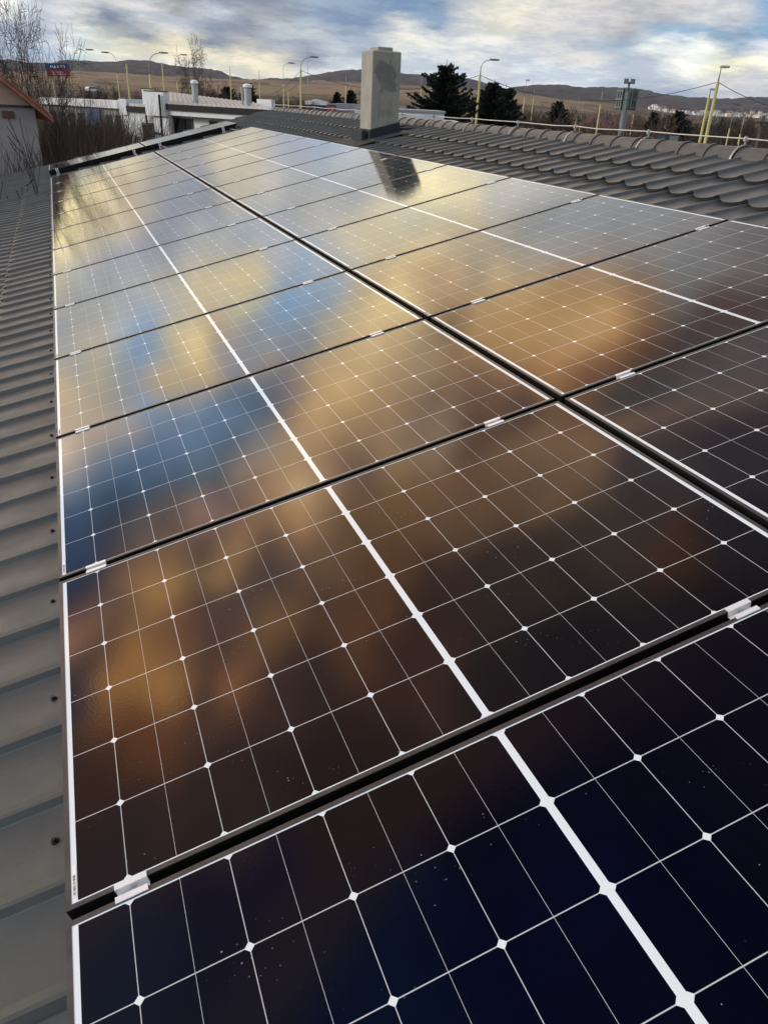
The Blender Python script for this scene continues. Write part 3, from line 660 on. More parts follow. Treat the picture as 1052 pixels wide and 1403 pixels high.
def ground_at(p):
    dx, dy = p.x-CAM.x, p.y-CAM.y
    return height(math.degrees(math.atan2(dx, dy)), math.hypot(dx, dy), False)
def terrain():
    azs = [-180 + 10*i for i in range(14)] + [-38 + .16*i for i in range(int(126/.16))] + [90 + 10*i for i in range(10)]
    rs = [0.5, 30, 70, 110, 130, 150, 180, 210, 250, 300, 360, 430, 510, 600, 700, 800, 900, 1000, 1100, 1180, 1250, 1300, 1380, 1460] + [1540 + 70*i for i in range(19)] + [2860, 2950, 3100, 3500, 4500, 6000]
    mb = MB(); n = len(rs)
    for a in azs:
        for r_ in rs:
            mb.v.append((CAM.x + r_*math.sin(R(a)), CAM.y + r_*math.cos(R(a)), height(a, r_)))
    m = len(azs)
    for i in range(m):
        i2 = (i+1) % m
        for j in range(n-1): mb.f.append((i*n+j, i*n+j+1, i2*n+j+1, i2*n+j))
    return mb
def terrain_mat():
    m = bpy.data.materials.new('winter_land'); m.use_nodes = True; m.node_tree.nodes.clear(); t = NT(m.node_tree)
    out = t.node('ShaderNodeOutputMaterial'); b = t.node('ShaderNodeBsdfPrincipled', {'Roughness': .95, 'Specular IOR Level': .1})
    pos = t.node('ShaderNodeNewGeometry').outputs['Position']; x, y, z = t.sep(pos)
    r = t.math('SQRT', x*x + y*y)
    az = t.math('ARCTAN2', x, y)*57.2958
    grass = t.mix(t.fac(pos, .35, 6, .65), (.035, .032, .018), (.10, .085, .05))
    grass = t.mix(t.rng(t.fac(pos, .05, 4, .6), .5, .62, 0, .6), grass, (.06, .065, .03))
    field = t.mix(t.fac(pos, .012, 5, .6), (.19, .125, .078), (.30, .215, .14))
    wood = t.rng(t.fac(t.comb(az*.42, r*.0075, 0), 1.0, 7, .62), .53, .57)
    hedge = t.rng(t.fac(t.comb(x*.004 + y*.003, y*.006 - x*.002, 0), 1.0, 7, .66), .54, .60)
    field = t.mix(hedge*.8, field, (.065, .052, .042))
    field = t.mix(wood*.85, field, (.050, .042, .040))
    field = t.mix(t.rng(t.fac(t.comb(az*.25, r*.012, 3.0), 1.0, 4, .5), .50, .56, 0, .45), field, (.20, .17, .09))
    field = t.mix(t.fac(pos, .15, 5, .7)*.5, field, (.12, .085, .055))
    scrub = t.mix(t.rng(t.fac(pos, .045, 8, .75), .40, .60), (.026, .020, .018), (.115, .085, .062))
    scrub = t.mix(t.rng(t.fac(pos, .012, 5, .6), .5, .6, 0, .5), scrub, (.15, .11, .07))
    forest = t.mix(t.rng(t.fac(pos, .03, 7, .75), .36, .64), (.012, .014, .022), (.060, .050, .052))
    forest = t.mix(t.rng(t.fac(pos, .004, 4, .6), .52, .66, 0, .30), forest, (.10, .078, .06))
    edge = (t.fac(pos, .004, 5, .6) - .5)*700
    c = t.mix(t.rng(r, 95, 260), grass, scrub)
    c = t.mix(t.rng(r + edge*.35, 300, 420), c, field)
    c = t.mix(t.rng(az, 34, 37, 0, .85)*t.rng(r, 300, 500), c, scrub)
    c = t.mix(t.rng(r + edge, 1330, 1390), c, forest)
    t.put(b.inputs['Base Color'], c)
    t.l.new(b.outputs[0], out.inputs[0]); return m
tr = terrain().build('terrain', terrain_mat()); tag(tr, kind='structure')
M_asph = mat('asphalt', (.05, .05, .052), .85, 0, .2, 2)
rdm = MB()
pa, pb = spot(-150, 140, 62, GZ+.05), spot(1250, 180, 46, GZ+.05)
dv = (pb-pa).normalized(); nv = Vector((-dv.y, dv.x, 0))*3.6
rdm.add([pa-nv, pb-nv, pb+nv, pa+nv], [(0, 1, 2, 3)])
rd = rdm.build('road', M_asph); tag(rd, kind='structure')
yd = MB(); yd.add([(-30, -14, GZ+.02), (40, -14, GZ+.02), (40, 24, GZ+.02), (-30, 24, GZ+.02)], [(0, 1, 2, 3)])
tag(yd.build('yard', mat('trodden_yard', (.075, .07, .055), .95, 0, .3, 1.2)), kind='structure')

# ------------------------------------------------------------------ vegetation
M_bark = mat('bark', (.075, .062, .05), .95, 0, .3, 5, .3, 40, .1)
M_bark2 = mat('warm_bark', (.13, .10, .065), .95, 0, .35, 4, .3, 40, .1)
M_twig = mat('twigs', (.060, .048, .042), .95, 0, .3, 3, spec=.1)
M_twig2 = mat('brown_twigs', (.085, .062, .05), .95, 0, .35, 2, spec=.1)
M_tan = mat('dry_stems', (.22, .17, .09), .95, 0, .3, 3, spec=.1)
M_needle = mat('needles', (.014, .022, .015), .85, 0, .45, 2.5, spec=.15)
M_needle2 = mat('bluish_needles', (.02, .028, .022), .85, 0, .4, 2.5, spec=.15)
MINR = [.0055]
def branchy(mt, mc, rg, p, d, length, rad, depth, thick, spread=.55, up=.25, kids_n=(2, 4), segs=4, ratio=(.55, .8), low=1):
    pts = [p]; rr = [rad]; dd = d.copy(); q = p.copy()
    for i in range(segs):
        dd = (dd + Vector((rg.gauss(0, .11), rg.gauss(0, .11), rg.gauss(0, .07) + up*.10))).normalized()
        q = q + dd*(length/segs); pts.append(q.copy()); rr.append(max(MINR[0], rad*(1 - .55*(i+1)/segs)))
    (mt if rad > thick else mc).tube(pts, rr, 6 if rad > .06 else (4 if rad > .02 else 3), caps=False)
    if depth == 0: return
    n = rg.randint(*kids_n)
    for j in range(n + 1):
        k = segs if j == 0 else rg.randint(low, segs)
        base = pts[k]; ax = (pts[k] - pts[k-1]).normalized()
        perp = ax.orthogonal().normalized(); perp.rotate(Matrix.Rotation(rg.uniform(0, 6.283), 3, ax))
        sp = rg.uniform(.25, .5) if j == 0 else spread*rg.uniform(.7, 1.5)
        nd = (ax*math.cos(sp) + perp*math.sin(sp) + Vector((0, 0, up*.35))).normalized()
        branchy(mt, mc, rg, base, nd, length*rg.uniform(*ratio), rr[k]*rg.uniform(.55, .72) if j else rr[k]*.85, depth-1, thick, spread, up, kids_n, segs, ratio, 1)
def fit_crown(mbs, H, crown_r):                      # scale so that the top is at H and most of the crown lies within crown_r
    zs = max(max((v[2] for v in m.v), default=1) for m in mbs); kz = H/zs
    rs = sorted(math.hypot(v[0], v[1]) for m in mbs for v in m.v); kr = (crown_r/rs[int(len(rs)*.96)]) if crown_r else kz
    for m in mbs: m.v = [(v[0]*kr, v[1]*kr, v[2]*kz) for v in m.v]
def bare_tree(name, seed, H, stems, label, loc, depth=5, lean=.12, mt=None, mcm=None, group=None, base_r=.16, spread=.55, first=.30, kn=(2, 3), crown_r=None, up=.35, ratio=(.55, .8), low=1):
    rg = random.Random(seed); t = thing(name, label, 'tree', loc, (0, 0, rg.uniform(0, 6)), group)
    tr_, cr = MB(), MB()
    for s in range(stems):
        a = 6.283*s/max(1, stems) + rg.uniform(-.4, .4)
        d = Vector((math.cos(a)*lean, math.sin(a)*lean, 1)).normalized()
        p = Vector((math.cos(a)*.18*(stems > 1), math.sin(a)*.18*(stems > 1), -.3))
        branchy(tr_, cr, rg, p, d, H*first, base_r, depth, base_r*.22, spread, up, kn, 4, ratio, low)
    fit_crown((tr_, cr), H, crown_r)
    tr_.build('trunk', mt or M_bark, t, smooth=True); cr.build('crown', mcm or M_twig, t)
    return reg(t)
def bare_shrub(name, seed, H, n, label, loc, group=None, m=None, rad=1.4, twig=4, thick=1.0):
    rg = random.Random(seed); t = thing(name, label, 'shrub', loc, (0, 0, 0), group)
    mb = MB()
    for i in range(n):
        a = rg.uniform(0, 6.283); q = rad*.5*math.sqrt(rg.random()); p = Vector((q*math.cos(a), q*math.sin(a), -.1))
        le = rg.uniform(.0, .33); h = H*rg.uniform(.55, 1.0)
        d = Vector((math.cos(a)*le, math.sin(a)*le, 1)).normalized(); pts = [p]; dd = d
        for s in range(5):
            dd = (dd + Vector((rg.gauss(0, .07), rg.gauss(0, .07), .03))).normalized(); pts.append(pts[-1] + dd*h/5)
        r0 = rg.uniform(.010, .024)*thick
        mb.tube(pts, [r0*(1-.7*i/5) for i in range(6)], 3, False)
        for s in range(twig):
            k = rg.randint(1, 4); b = pts[k]; aa = rg.uniform(0, 6.283)
            nd = Vector((math.cos(aa)*.55, math.sin(aa)*.55, 1)).normalized(); L = h*rg.uniform(.15, .4)
            m1 = b + nd*L*.5 + Vector((rg.gauss(0, .03), rg.gauss(0, .03), 0))
            mb.tube([b, m1, m1 + (nd + Vector((0, 0, .4))).normalized()*L*.5], [r0*.5, r0*.35, .003], 3, False)
            if rg.random() < .6:
                nd2 = Vector((math.cos(aa+1.3)*.6, math.sin(aa+1.3)*.6, .8)).normalized()
                mb.tube([m1, m1 + nd2*L*.4], [r0*.35, .003], 3, False)
    fit_crown((mb,), H, rad)
    mb.build('stems', m or M_twig, t); return reg(t)
def conifer(name, seed, H, W_, label, loc, group=None, m=None):
    rg = random.Random(seed); t = thing(name, label, 'tree', loc, (0, 0, rg.uniform(0, 6)), group)
    MB().tube([(0, 0, -.3), (rg.uniform(-.05, .05), 0, H*.5), (0, 0, H*.98)], [H*.018, H*.011, .012], 7).build('trunk', M_bark, t, smooth=True)
    mb = MB(); z = H*.07
    while z < H*.985:
        f = 1 - z/H; L0 = W_*1.45*(f**.62)*(.85 + .3*rg.random())
        nb = max(7, int(9 + 14*f))
        a0 = rg.uniform(0, 6.283)
        for b in range(nb):
            if rg.random() < .10: continue
            a = a0 + 6.283*b/nb + rg.uniform(-.25, .25); L = L0*rg.uniform(.5, 1.2)
            dr = rg.uniform(-.25, .12) + .35*(1-f)
            rd_ = Vector((math.cos(a), math.sin(a), 0)); pr = Vector((-math.sin(a), math.cos(a), 0))
            base = Vector((0, 0, z)); ns = max(5, int(L/.085))
            for s in range(ns):
                q = (s+.6)/ns
                c = base + rd_*(L*q) + Vector((0, 0, L*(dr*q + .16*q*q)))
                wd = (.06 + .13*min(1.6, L)*.5*(1-abs(q-.45)))*rg.uniform(.7, 1.2)
                for sgn in (-1, 1):
                    tip = c + pr*sgn*wd + rd_*wd*rg.uniform(.3, .9) + Vector((0, 0, rg.uniform(-.16, .05)))
                    e2 = c + rd_*.10 + Vector((0, 0, rg.uniform(-.06, .05)))
                    e1 = c - rd_*.07 + Vector((0, 0, rg.uniform(-.09, .0)))
                    mb.add([e1, tip, e2], [(0, 1, 2)])
                dn = c + rd_*rg.uniform(-.05, .16) + Vector((0, 0, -rg.uniform(.07, .17)))
                mb.add([c - rd_*.09, dn, c + rd_*.09 + pr*rg.uniform(-.05, .05)], [(0, 1, 2)])
            tip = base + rd_*(L*1.06) + Vector((0, 0, L*(dr + .18)))
            c = base + rd_*(L*.85) + Vector((0, 0, L*(dr*.85 + .115)))
            mb.add([c + pr*.05, tip, c - pr*.05], [(0, 1, 2)])
        z += H*(.012 + .008*f)*rg.uniform(.7, 1.3)
    mb.tube([(0, 0, H*.93), (0, 0, H*1.02)], [.03, .006], 4)
    mb.build('crown', m or M_needle, t); return reg(t)

# left: the multi-stemmed tree behind the small house
MINR[0] = .0078
b = spot(38, 150, 31, GZ)
bt = bare_tree('bare_tree', 12, 12.2, 4, 'tall bare multi-stemmed tree rising behind the red-roofed house at the left edge', b, depth=5, lean=.12, mt=M_bark2, base_r=.12, spread=.75, first=.38, up=.24, kn=(2, 4), ratio=(.50, .74), low=2, crown_r=2.45)
b = spot(-14, 160, 13.5, GZ)
bare_tree('bare_tree', 41, 6.5, 1, 'dark gnarled bare tree in front of the house gable at left edge', b, depth=5, lean=.25, base_r=.12, spread=.85, first=.30, crown_r=1.9)
MINR[0] = .013
b = spot(270, 100, 66, GZ)
bare_tree('bare_tree', 23, spot(270, 42, 66).z - GZ, 1, 'round-crowned bare tree standing behind the white flat-roofed house', b, depth=5, lean=.03, base_r=.17, spread=.85, first=.50, up=.14, kn=(4, 5), ratio=(.48, .68), low=2, crown_r=2.1)
# the thicket between the small house and the white house
shr = [bare_shrub('bare_shrub', 60+i, 5.2, 190, '', (0, 0, 0), m=(M_twig, M_twig2, M_twig)[i], rad=1.7, twig=7, thick=.85) for i in range(3)]
TH = [(62, 150, 27), (78, 140, 25), (92, 152, 23), (105, 134, 28), (118, 146, 24), (130, 138, 27), (143, 150, 22.5), (155, 136, 29), (164, 150, 25), (84, 128, 33), (112, 128, 34), (138, 126, 36), (100, 165, 20.5), (128, 168, 20), (152, 172, 20.5), (74, 170, 21), (68, 131, 31), (96, 127, 36), (120, 129, 33), (146, 128, 34), (158, 131, 32), (88, 134, 30), (110, 138, 29), (134, 133, 31), (104, 124, 41), (150, 126, 40), (126, 124, 43), (76, 126, 40)]
for i, (px, py, dist) in enumerate(TH):
    top = spot(px, py, dist).z
    H = top - GZ; sc = H/5.2
    lab = 'dense dark leafless shrub in the thicket left of the white house'
    loc = spot(px, 150, dist, GZ)
    o = shr[i] if i < 3 else dup(shr[i % 3])
    o.location = loc; o.rotation_euler = (0, 0, rnd.uniform(0, 6)); s_ = (sc*rnd.uniform(.8, 1.0), sc*rnd.uniform(.8, 1.0), sc); o.scale = s_
    tag(o, lab, 'shrub', 'leafless shrubs in the thicket')
bare_shrub('dry_shrub', 71, 3.4, 46, 'straw coloured dry shrub beside the small house wall', spot(66, 170, 21.0, GZ), m=M_tan, rad=1.2)
# conifers
CON = [(612, 86, 44, 2.35, 'largest dark conifer, just right of the chimney'), (677, 112, 52, 2.2, 'dark conifer right behind the tall yellow street lamp'), (693.5, 118, 53, 2.0, 'dark conifer touching the one behind the yellow street lamp, on its right'),
       (766.5, 137, 74, 1.7, 'solitary dark conifer among bare bushes right of the paired conifers'), (897, 153, 70, 1.3, 'slim dark conifer left of the dark containers'), (931.7, 151, 66, 1.75, 'broad dark conifer above the dark containers'),
       (462, 124, 90, 1.2, 'small thin conifer left of the chimney near the red brick block'), (480.5, 122, 88, 1.4, 'small dense conifer just left of the chimney'), (311, 118, 75, 1.7, 'dark conifer right of the round bare tree'), (340, 113, 84, 1.8, 'dark conifer behind the white house roof vents')]
for i, (px, py, dist, wd, lab) in enumerate(CON):
    top = spot(px, py, dist).z
    loc = spot(px, py, dist, GZ)
    conifer('conifer', 80+i, top-GZ, wd, lab, loc, 'conifers', M_needle if i % 2 == 0 else M_needle2)
# bare bushes and small trees along the street beyond the ridge
MINR[0] = .013
tre = [bare_tree('bare_tree', 140+i, 7.0, (3, 4, 3, 4)[i], '', (0, 0, 0), depth=5, lean=(.05, .22, .2, .1)[i], mt=M_twig2, mcm=(M_twig2, M_twig, M_twig2, M_twig)[i], base_r=.10, spread=.70, first=.36, kn=(2, 4), crown_r=(2.1, 2.6, 2.4, 1.9)[i], ratio=(.45, .68), up=.2) for i in range(4)]
rg = random.Random(5)
BU = []
for i in range(84):
    px = rg.uniform(692, 1075); BU.append((px, hor(px) + rg.uniform(-13, 12), rg.uniform(62, 135)))
for i in range(14):
    px = rg.uniform(352, 490); BU.append((px, hor(px) + rg.uniform(-9, 2), rg.uniform(75, 125)))
for i in range(16):
    px = rg.uniform(55, 330); BU.append((px, hor(px) + rg.uniform(-14, 2), rg.uniform(80, 130)))
for i in range(6):
    px = rg.uniform(560, 690); BU.append((px, hor(px) + rg.uniform(-10, 4), rg.uniform(70, 110)))
for i, (px, py, dist) in enumerate(BU):
    loc = spot(px, py, dist); gz = ground_at(loc); H = loc.z - gz; loc.z = gz
    o = tre[i] if i < 4 else dup(tre[i % 4])
    s_ = H/7.0; o.location = loc; o.rotation_euler = (0, 0, rg.uniform(0, 6)); o.scale = (s_*rg.uniform(.9, 1.35), s_*rg.uniform(.9, 1.35), s_)
    reg_ = 'beyond the roof ridge, right of the chimney' if px > 540 else ('beyond the roof ridge, left of the chimney' if px > 340 else 'beyond the thicket and white house')
    tag(o, 'bare brown tree in the row ' + reg_, 'tree', 'bare trees ' + reg_)
shr2 = [bare_shrub('bare_shrub', 160+i, 3.4, 170, '', (0, 0, 0), m=(M_twig2, M_twig)[i], rad=2.2, twig=6, thick=1.2) for i in range(2)]
for i in range(74):
    px = rg.uniform(690, 1080) if i < 54 else rg.uniform(345, 640); dist = rg.uniform(50, 118)
    loc = spot(px, 150, dist); loc.z = ground_at(loc)
    o = shr2[i] if i < 2 else dup(shr2[i % 2])
    H = rg.uniform(4.8, 7.1); o.location = loc; o.rotation_euler = (0, 0, rg.uniform(0, 6)); o.scale = (H/3.4*1.15, H/3.4*1.15, H/3.4)
    reg_ = 'right of the chimney' if px > 560 else 'left of the chimney'
    tag(o, 'low tangled leafless shrub beyond the ridge, ' + reg_, 'shrub', 'low leafless shrubs ' + reg_)

# ------------------------------------------------------------------ street poles
M_yel = mat('yellow_paint', (.38, .345, .12), .55, 0, .15, 3, dirt=(.25, .2, .06), dscale=2, damt=.5)
M_gry = mat('grey_pole_paint', (.30, .30, .27), .5, .2, .1, 3)
M_lamp = mat('lamp_housing', (.12, .12, .12), .5, .2)
M_ydull = mat('faded_yellow_paint', (.42, .36, .13), .6, 0, .2, 3)
def lamp_head(parent, p, d):
    mb = MB(); a = d.normalized(); s = Vector((-a.y, a.x, 0))
    vs = []
    for (q, w, h0, h1) in ((-.05, .04, -.03, .04), (.14, .10, -.05, .05), (.42, .09, -.04, .045), (.52, .04, -.02, .02)):
        for (sx, hz) in ((-w, h0), (w, h0), (w*.7, h1), (-w*.7, h1)): vs.append(p + a*q + s*sx + Vector((0, 0, hz)))
    fs = [(i*4+k, i*4+(k+1) % 4, (i+1)*4+(k+1) % 4, (i+1)*4+k) for i in range(3) for k in range(4)] + [(3, 2, 1, 0), (12, 13, 14, 15)]
    mb.add(vs, fs); mb.build('lamp_head', M_lamp, parent)
def street_pole(px, ytop, dist, kind, arm, yfrac, r0, label, name='street_lamp'):
    top = spot(px, ytop, dist).z
    base = spot(px, ytop, dist); gz = ground_at(base); base.z = gz; H = top - gz
    r0 *= .62
    t = thing(name, label, 'street lamp' if name == 'street_lamp' else 'pole', base, group='yellow and grey street poles')
    yh = H*yfrac
    MB().tube([(0, 0, -.2), (0, 0, yh)], [r0, r0*.78], 8).build('pole_base', M_yel if r0 > .06 else M_ydull, t, smooth=True)
    lat = Vector((RT.x, RT.y, 0)).normalized()
    mb = MB(); r1 = r0*.40
    if kind == 'plain':
        if yfrac < .98: mb.tube([(0, 0, yh-.02), (0, 0, H)], [r1, r1*.7], 6)
        else: mb.tube([(0, 0, yh), (0, 0, yh+.12)], [r0*.5, r0*.4], 6)
        mb.build('upper_pole', M_gry, t, smooth=True)
    elif kind == 'arm':
        L = arm*dist/FPX*.885; sg = 1 if L > 0 else -1; L = abs(L); rr = min(.9, L*.8); dirv = lat*sg
        pts = [Vector((0, 0, yh-.02)), Vector((0, 0, H-rr))]
        for k in range(1, 7):
            a = math.pi/2*k/6; pts.append(Vector((0, 0, H-rr)) + dirv*rr*(1-math.cos(a)) + Vector((0, 0, rr*math.sin(a))))
        pts.append(pts[-1] + dirv*max(.05, L-rr-.5) + Vector((0, 0, .03)))
        mb.tube(pts, [r1] + [r1*.75]*(len(pts)-1), 6).build('upper_pole', M_gry, t, smooth=True)
        lamp_head(t, pts[-1], dirv)
    elif kind == 'tee':
        mb.tube([(0, 0, yh-.02), (0, 0, H-.55)], [r1, r1*.7], 6)
        for sg, ang in ((1, .9), (-1, .9)):
            e = Vector((0, 0, H-.55)) + lat*sg*abs(arm)*dist/FPX + Vector((0, 0, .55))
            mb.tube([(0, 0, H-.57), e], [r1*.7, r1*.5], 5)
        mb.build('upper_pole', M_gry, t, smooth=True)
        for sg in (1, -1): lamp_head(t, Vector((0, 0, H-.55)) + lat*sg*abs(arm)*dist/FPX*.92 + Vector((0, 0, .53)), lat*sg + Vector((0, 0, .2)))
    elif kind == 'head':
        mb.tube([(0, 0, yh-.02), (0, 0, H-.1)], [r1, r1*.7], 6); mb.build('upper_pole', M_gry, t, smooth=True)
        lamp_head(t, Vector((0, 0, H-.05)), (Vector((FW.x, FW.y, 0))*-1 + lat*.3))
    return t, base, yh, H
PO = [(107, 68, 66, 'arm', 12, .6, .08, 'curved grey street lamp just right of the blue and red billboard'),
      (158, 73, 70, 'arm', -10, .86, .08, 'street lamp with arm curving left, second from the billboard'),
      (173, 82, 66, 'plain', 0, .97, .12, 'plain yellow pole left of the big lamp above the white house'),
      (203, 72, 58, 'arm', 18, .87, .14, 'large yellow-based street lamp over the corner of the white house'),
      (222, 86, 72, 'plain', 0, .99, .09, 'plain thin yellow pole right of the large lamp above white house'),
      (240, 75, 78, 'arm', 9, .8, .08, 'curved street lamp just left of the round bare tree'),
      (315, 90, 70, 'plain', 0, .93, .09, 'plain pole right of the round bare tree'),
      (355, 96, 80, 'plain', 0, .9, .085, 'plain thin yellow pole behind the end of the roof ridge'),
      (388, 86.5, 74, 'arm', 8, .84, .085, 'small curved street lamp left of the tall dark mast'),
      (395, 122, 66, 'plain', 0, .98, .09, 'short yellow post beside the small curved lamp'),
      (412, 78, 57, 'arm', 15, .92, .13, 'large yellow-based street lamp crossing the tall dark mast'),
      (421.7, 62, 72, 'plain', 0, .45, .075, 'tallest thin mast left of the chimney'),
      (474, 104, 72, 'plain', 0, .92, .09, 'yellow pole just left of the chimney'),
      (578, 103, 66, 'plain', 0, .9, .10, 'yellow pole between the chimney and the large conifer'),
      (659.5, 82, 50, 'arm', 13, .92, .13, 'tall yellow street lamp between the large conifer and the paired conifers'),
      (721, 109, 76, 'head', 0, .86, .09, 'thin leaning-looking yellow lamp pole right of the paired conifers'),
      (732, 122, 90, 'plain', 0, .92, .08, 'faint thin pole second right of the paired conifers'),
      (793.5, 133, 84, 'plain', 0, .8, .09, 'left one of two close yellow poles above the parked blue van'),
      (799, 138, 80, 'plain', 0, .75, .08, 'right one of two close yellow poles above the parked blue van'),
      (825, 126, 62, 'plain', 0, .91, .11, 'yellow pole with grey top left of the billboard mast'),
      (872.5, 129, 66, 'tee', 8, .84, .09, 'two-armed street lamp right beside the billboard mast'),
      (912, 168, 70, 'plain', 0, .99, .10, 'left one of a short yellow post pair behind the slim conifer'),
      (917, 168, 70, 'plain', 0, .99, .10, 'right one of a short yellow post pair behind the slim conifer'),
      (973.5, 121, 48, 'head', 0, .95, .13, 'thick yellow lamp pole, left and shorter one of the right-hand pair'),
      (988, 90, 42, 'head', 0, .93, .14, 'tallest thick yellow lamp pole at the right'),
      (1005, 150, 58, 'arm', 12, .86, .08, 'single-armed street lamp between the thick yellow poles and the right edge'),
      (1023, 144, 56, 'tee', 8, .8, .10, 'two-armed street lamp nearest the right edge')]
tops = {}
for i, q in enumerate(PO):
    nm = 'street_lamp' if q[3] != 'plain' else 'street_pole'
    t, base, yh, H = street_pole(*q, name=nm); tops[i] = base + Vector((0, 0, yh))
# dark wooden pole at the right edge
b = spot(1046, 158, 44, GZ); top = spot(1046, 158, 44).z
t = thing('wooden_pole', 'dark wooden pole at the right edge of the street', 'pole', b)
MB().tube([(0, 0, -.2), (0, 0, top-GZ)], [.12, .08], 7).build('shaft', M_bark, t, smooth=True)
mb = MB(); mb.box((-.35, -.04, top-GZ-.35), (.35, .04, top-GZ-.27)); mb.build('crossbar', M_bark, t)
# span wires between the poles
M_wire = mat('span_wire', (.03, .03, .032), .6)
def span(a, b, sag, label, r=.014):
    pts = [a.lerp(b, k/14) - Vector((0, 0, sag*4*(k/14)*(1-k/14))) for k in range(15)]
    o = MB().tube(pts, r, 4).build('span_wire', M_wire); tag(o, label, 'wire', 'wires along the street'); return o
lf = spot(-60, 104, 90); rt = spot(1200, 158, 38)
A, B, C_ = tops[10], tops[14], tops[24]
span(A, B, .9, 'sagging overhead wire passing behind the chimney between two tall lamps')
span(B, C_, 1.0, 'sagging overhead wire from the tall lamp to the thick yellow poles')
span(C_, rt, .5, 'overhead wire leaving the tallest thick yellow pole towards the right edge')
span(tops[7] - Vector((0, 0, 1.0)), A, .5, 'overhead wire reaching the large lamp left of the chimney from the left')
span(tops[6] - Vector((0, 0, 1.6)), tops[10] - Vector((0, 0, .7)), .6, 'lower overhead wire left of the large lamp beside the mast', .011)

# ------------------------------------------------------------------ billboards
M_blue = mat('billboard_blue', (.02, .045, .17), .5, 0, .08, 2); M_red = mat('billboard_red', (.33, .03, .03), .5, 0, .08, 2)
M_white = mat('white_paint', (.75, .75, .73), .6, 0, .05); M_green = mat('green_grey_steel', (.11, .135, .13), .5, .3, .1, 2)
M_dpanel = mat('dark_panel_back', (.035, .045, .045), .6, 0, .2, 2)
def facing(p): return math.atan2(p.y-CAM.y, p.x-CAM.x) - math.pi/2
dist = 95; cpos = spot(85.5, 96, dist); w = 27*dist/FPX*.885; h = 15.5*dist/FPX*.79; gz = ground_at(cpos)
t = thing('billboard', 'blue and red billboard with white lettering behind the bare tree', 'billboard', (cpos.x, cpos.y, gz), (0, -.045, facing(cpos)))
zc = cpos.z - gz
for nm, m_, z0, z1 in (('blue_field', M_blue, 0, h/2), ('red_field', M_red, -h/2, 0)):
    mb = MB(); mb.box((-w/2, -.08, zc+z0), (w/2, .08, zc+z1)); f_ = mb.build(nm, m_, t)
    if nm == 'blue_field': bf = f_
    else: rf_ = f_
for s_ in (-1, 1):
    MB().tube([(s_*w*.3, .15, -.3), (s_*w*.3, .15, zc+h*.3)], .1, 6).build('post', M_gry, t)
def text_mesh(s, size, m_, parent, loc, name='lettering', width=None):
    cu = bpy.data.curves.new(name, 'FONT'); cu.body = s; cu.size = size; cu.align_x = 'CENTER'; cu.align_y = 'CENTER'; cu.extrude = .015; cu.offset = size*.02
    ob = bpy.data.objects.new(name, cu); COL.objects.link(ob)
    dg = bpy.context.evaluated_depsgraph_get(); me = bpy.data.meshes.new_from_object(ob.evaluated_get(dg)); me.name = name
    bpy.data.objects.remove(ob); bpy.data.curves.remove(cu)
    me.materials.clear(); me.materials.append(m_)
    o = bpy.data.objects.new(name, me); COL.objects.link(o); o.parent = parent; o.location = loc; o.rotation_euler = (R(90), 0, 0)
    if width:
        xs = [v.co.x for v in me.vertices]; o.scale = (width/(max(xs)-min(xs)), 1, 1)
    return o
text_mesh('AAA AUTO', h*.36, M_white, bf, (0, -.10, zc+h*.24), width=w*.66)
for zz, xs in ((-.17, ((-.27, -.21), (-.1, .25))), (-.33, ((-.28, -.13), (-.06, .28)))):
    mb = MB(); r5 = random.Random(2)
    for (a, b_) in xs:
        x = a
        while x < b_: ww = r5.uniform(.012, .03); mb.box((x*w, -.095, zc+h*(zz-.035)), ((x+ww)*w, -.085, zc+h*(zz+.035))); x += ww + .012
    mb.build('small_lettering', M_white, rf_)
# double sided advertising mast seen from behind, floodlight on top
dist = 58
b = spot(862, 112, dist, GZ)
t = thing('advertising_mast', 'grey-green advertising mast with two dark panel backs and floodlights on top', 'billboard', b, (0, 0, facing(b)))
zt = spot(862, 112, dist).z - GZ; k = dist/FPX*.80
MB().tube([(0, 0, -.2), (0, 0, zt-12*k)], [.22, .17], 8).build('mast', M_green, t, smooth=True)
MB().tube([(0, 0, zt-13*k), (0, 0, zt)], [.09, .07], 6).build('lamp_post', M_green, t, smooth=True)
for s_ in (-1, 1):
    mb = MB(); Mx = Matrix.Translation((s_*.12, -.1, 0)) @ Matrix.Rotation(s_*R(28), 4, 'Z')
    x0, x1 = (0.1, 13*k) if s_ > 0 else (-13*k, -.1)
    mb.box((x0, -.05, zt-36*k), (x1, .05, zt-9*k), Mx); pn = mb.build('panel', M_dpanel, t)
    mb = MB()
    for q in range(3):
        xx = x0 + (x1-x0)*(q+.5)/3; mb.box((xx-.04, -.12, zt-36*k), (xx+.04, -.05, zt-9*k), Mx)
    for zq in (12, 22.5, 33): mb.box((x0, -.16, zt-zq*k-.05), (x1, -.12, zt-zq*k+.05), Mx)
    mb.build('stiffener', M_green, pn)
    mb = MB(); mb.box((s_*.20-.14, -.14, zt-.12), (s_*.20+.14, .10, zt+.16)); mb.build('floodlight', M_lamp, t)

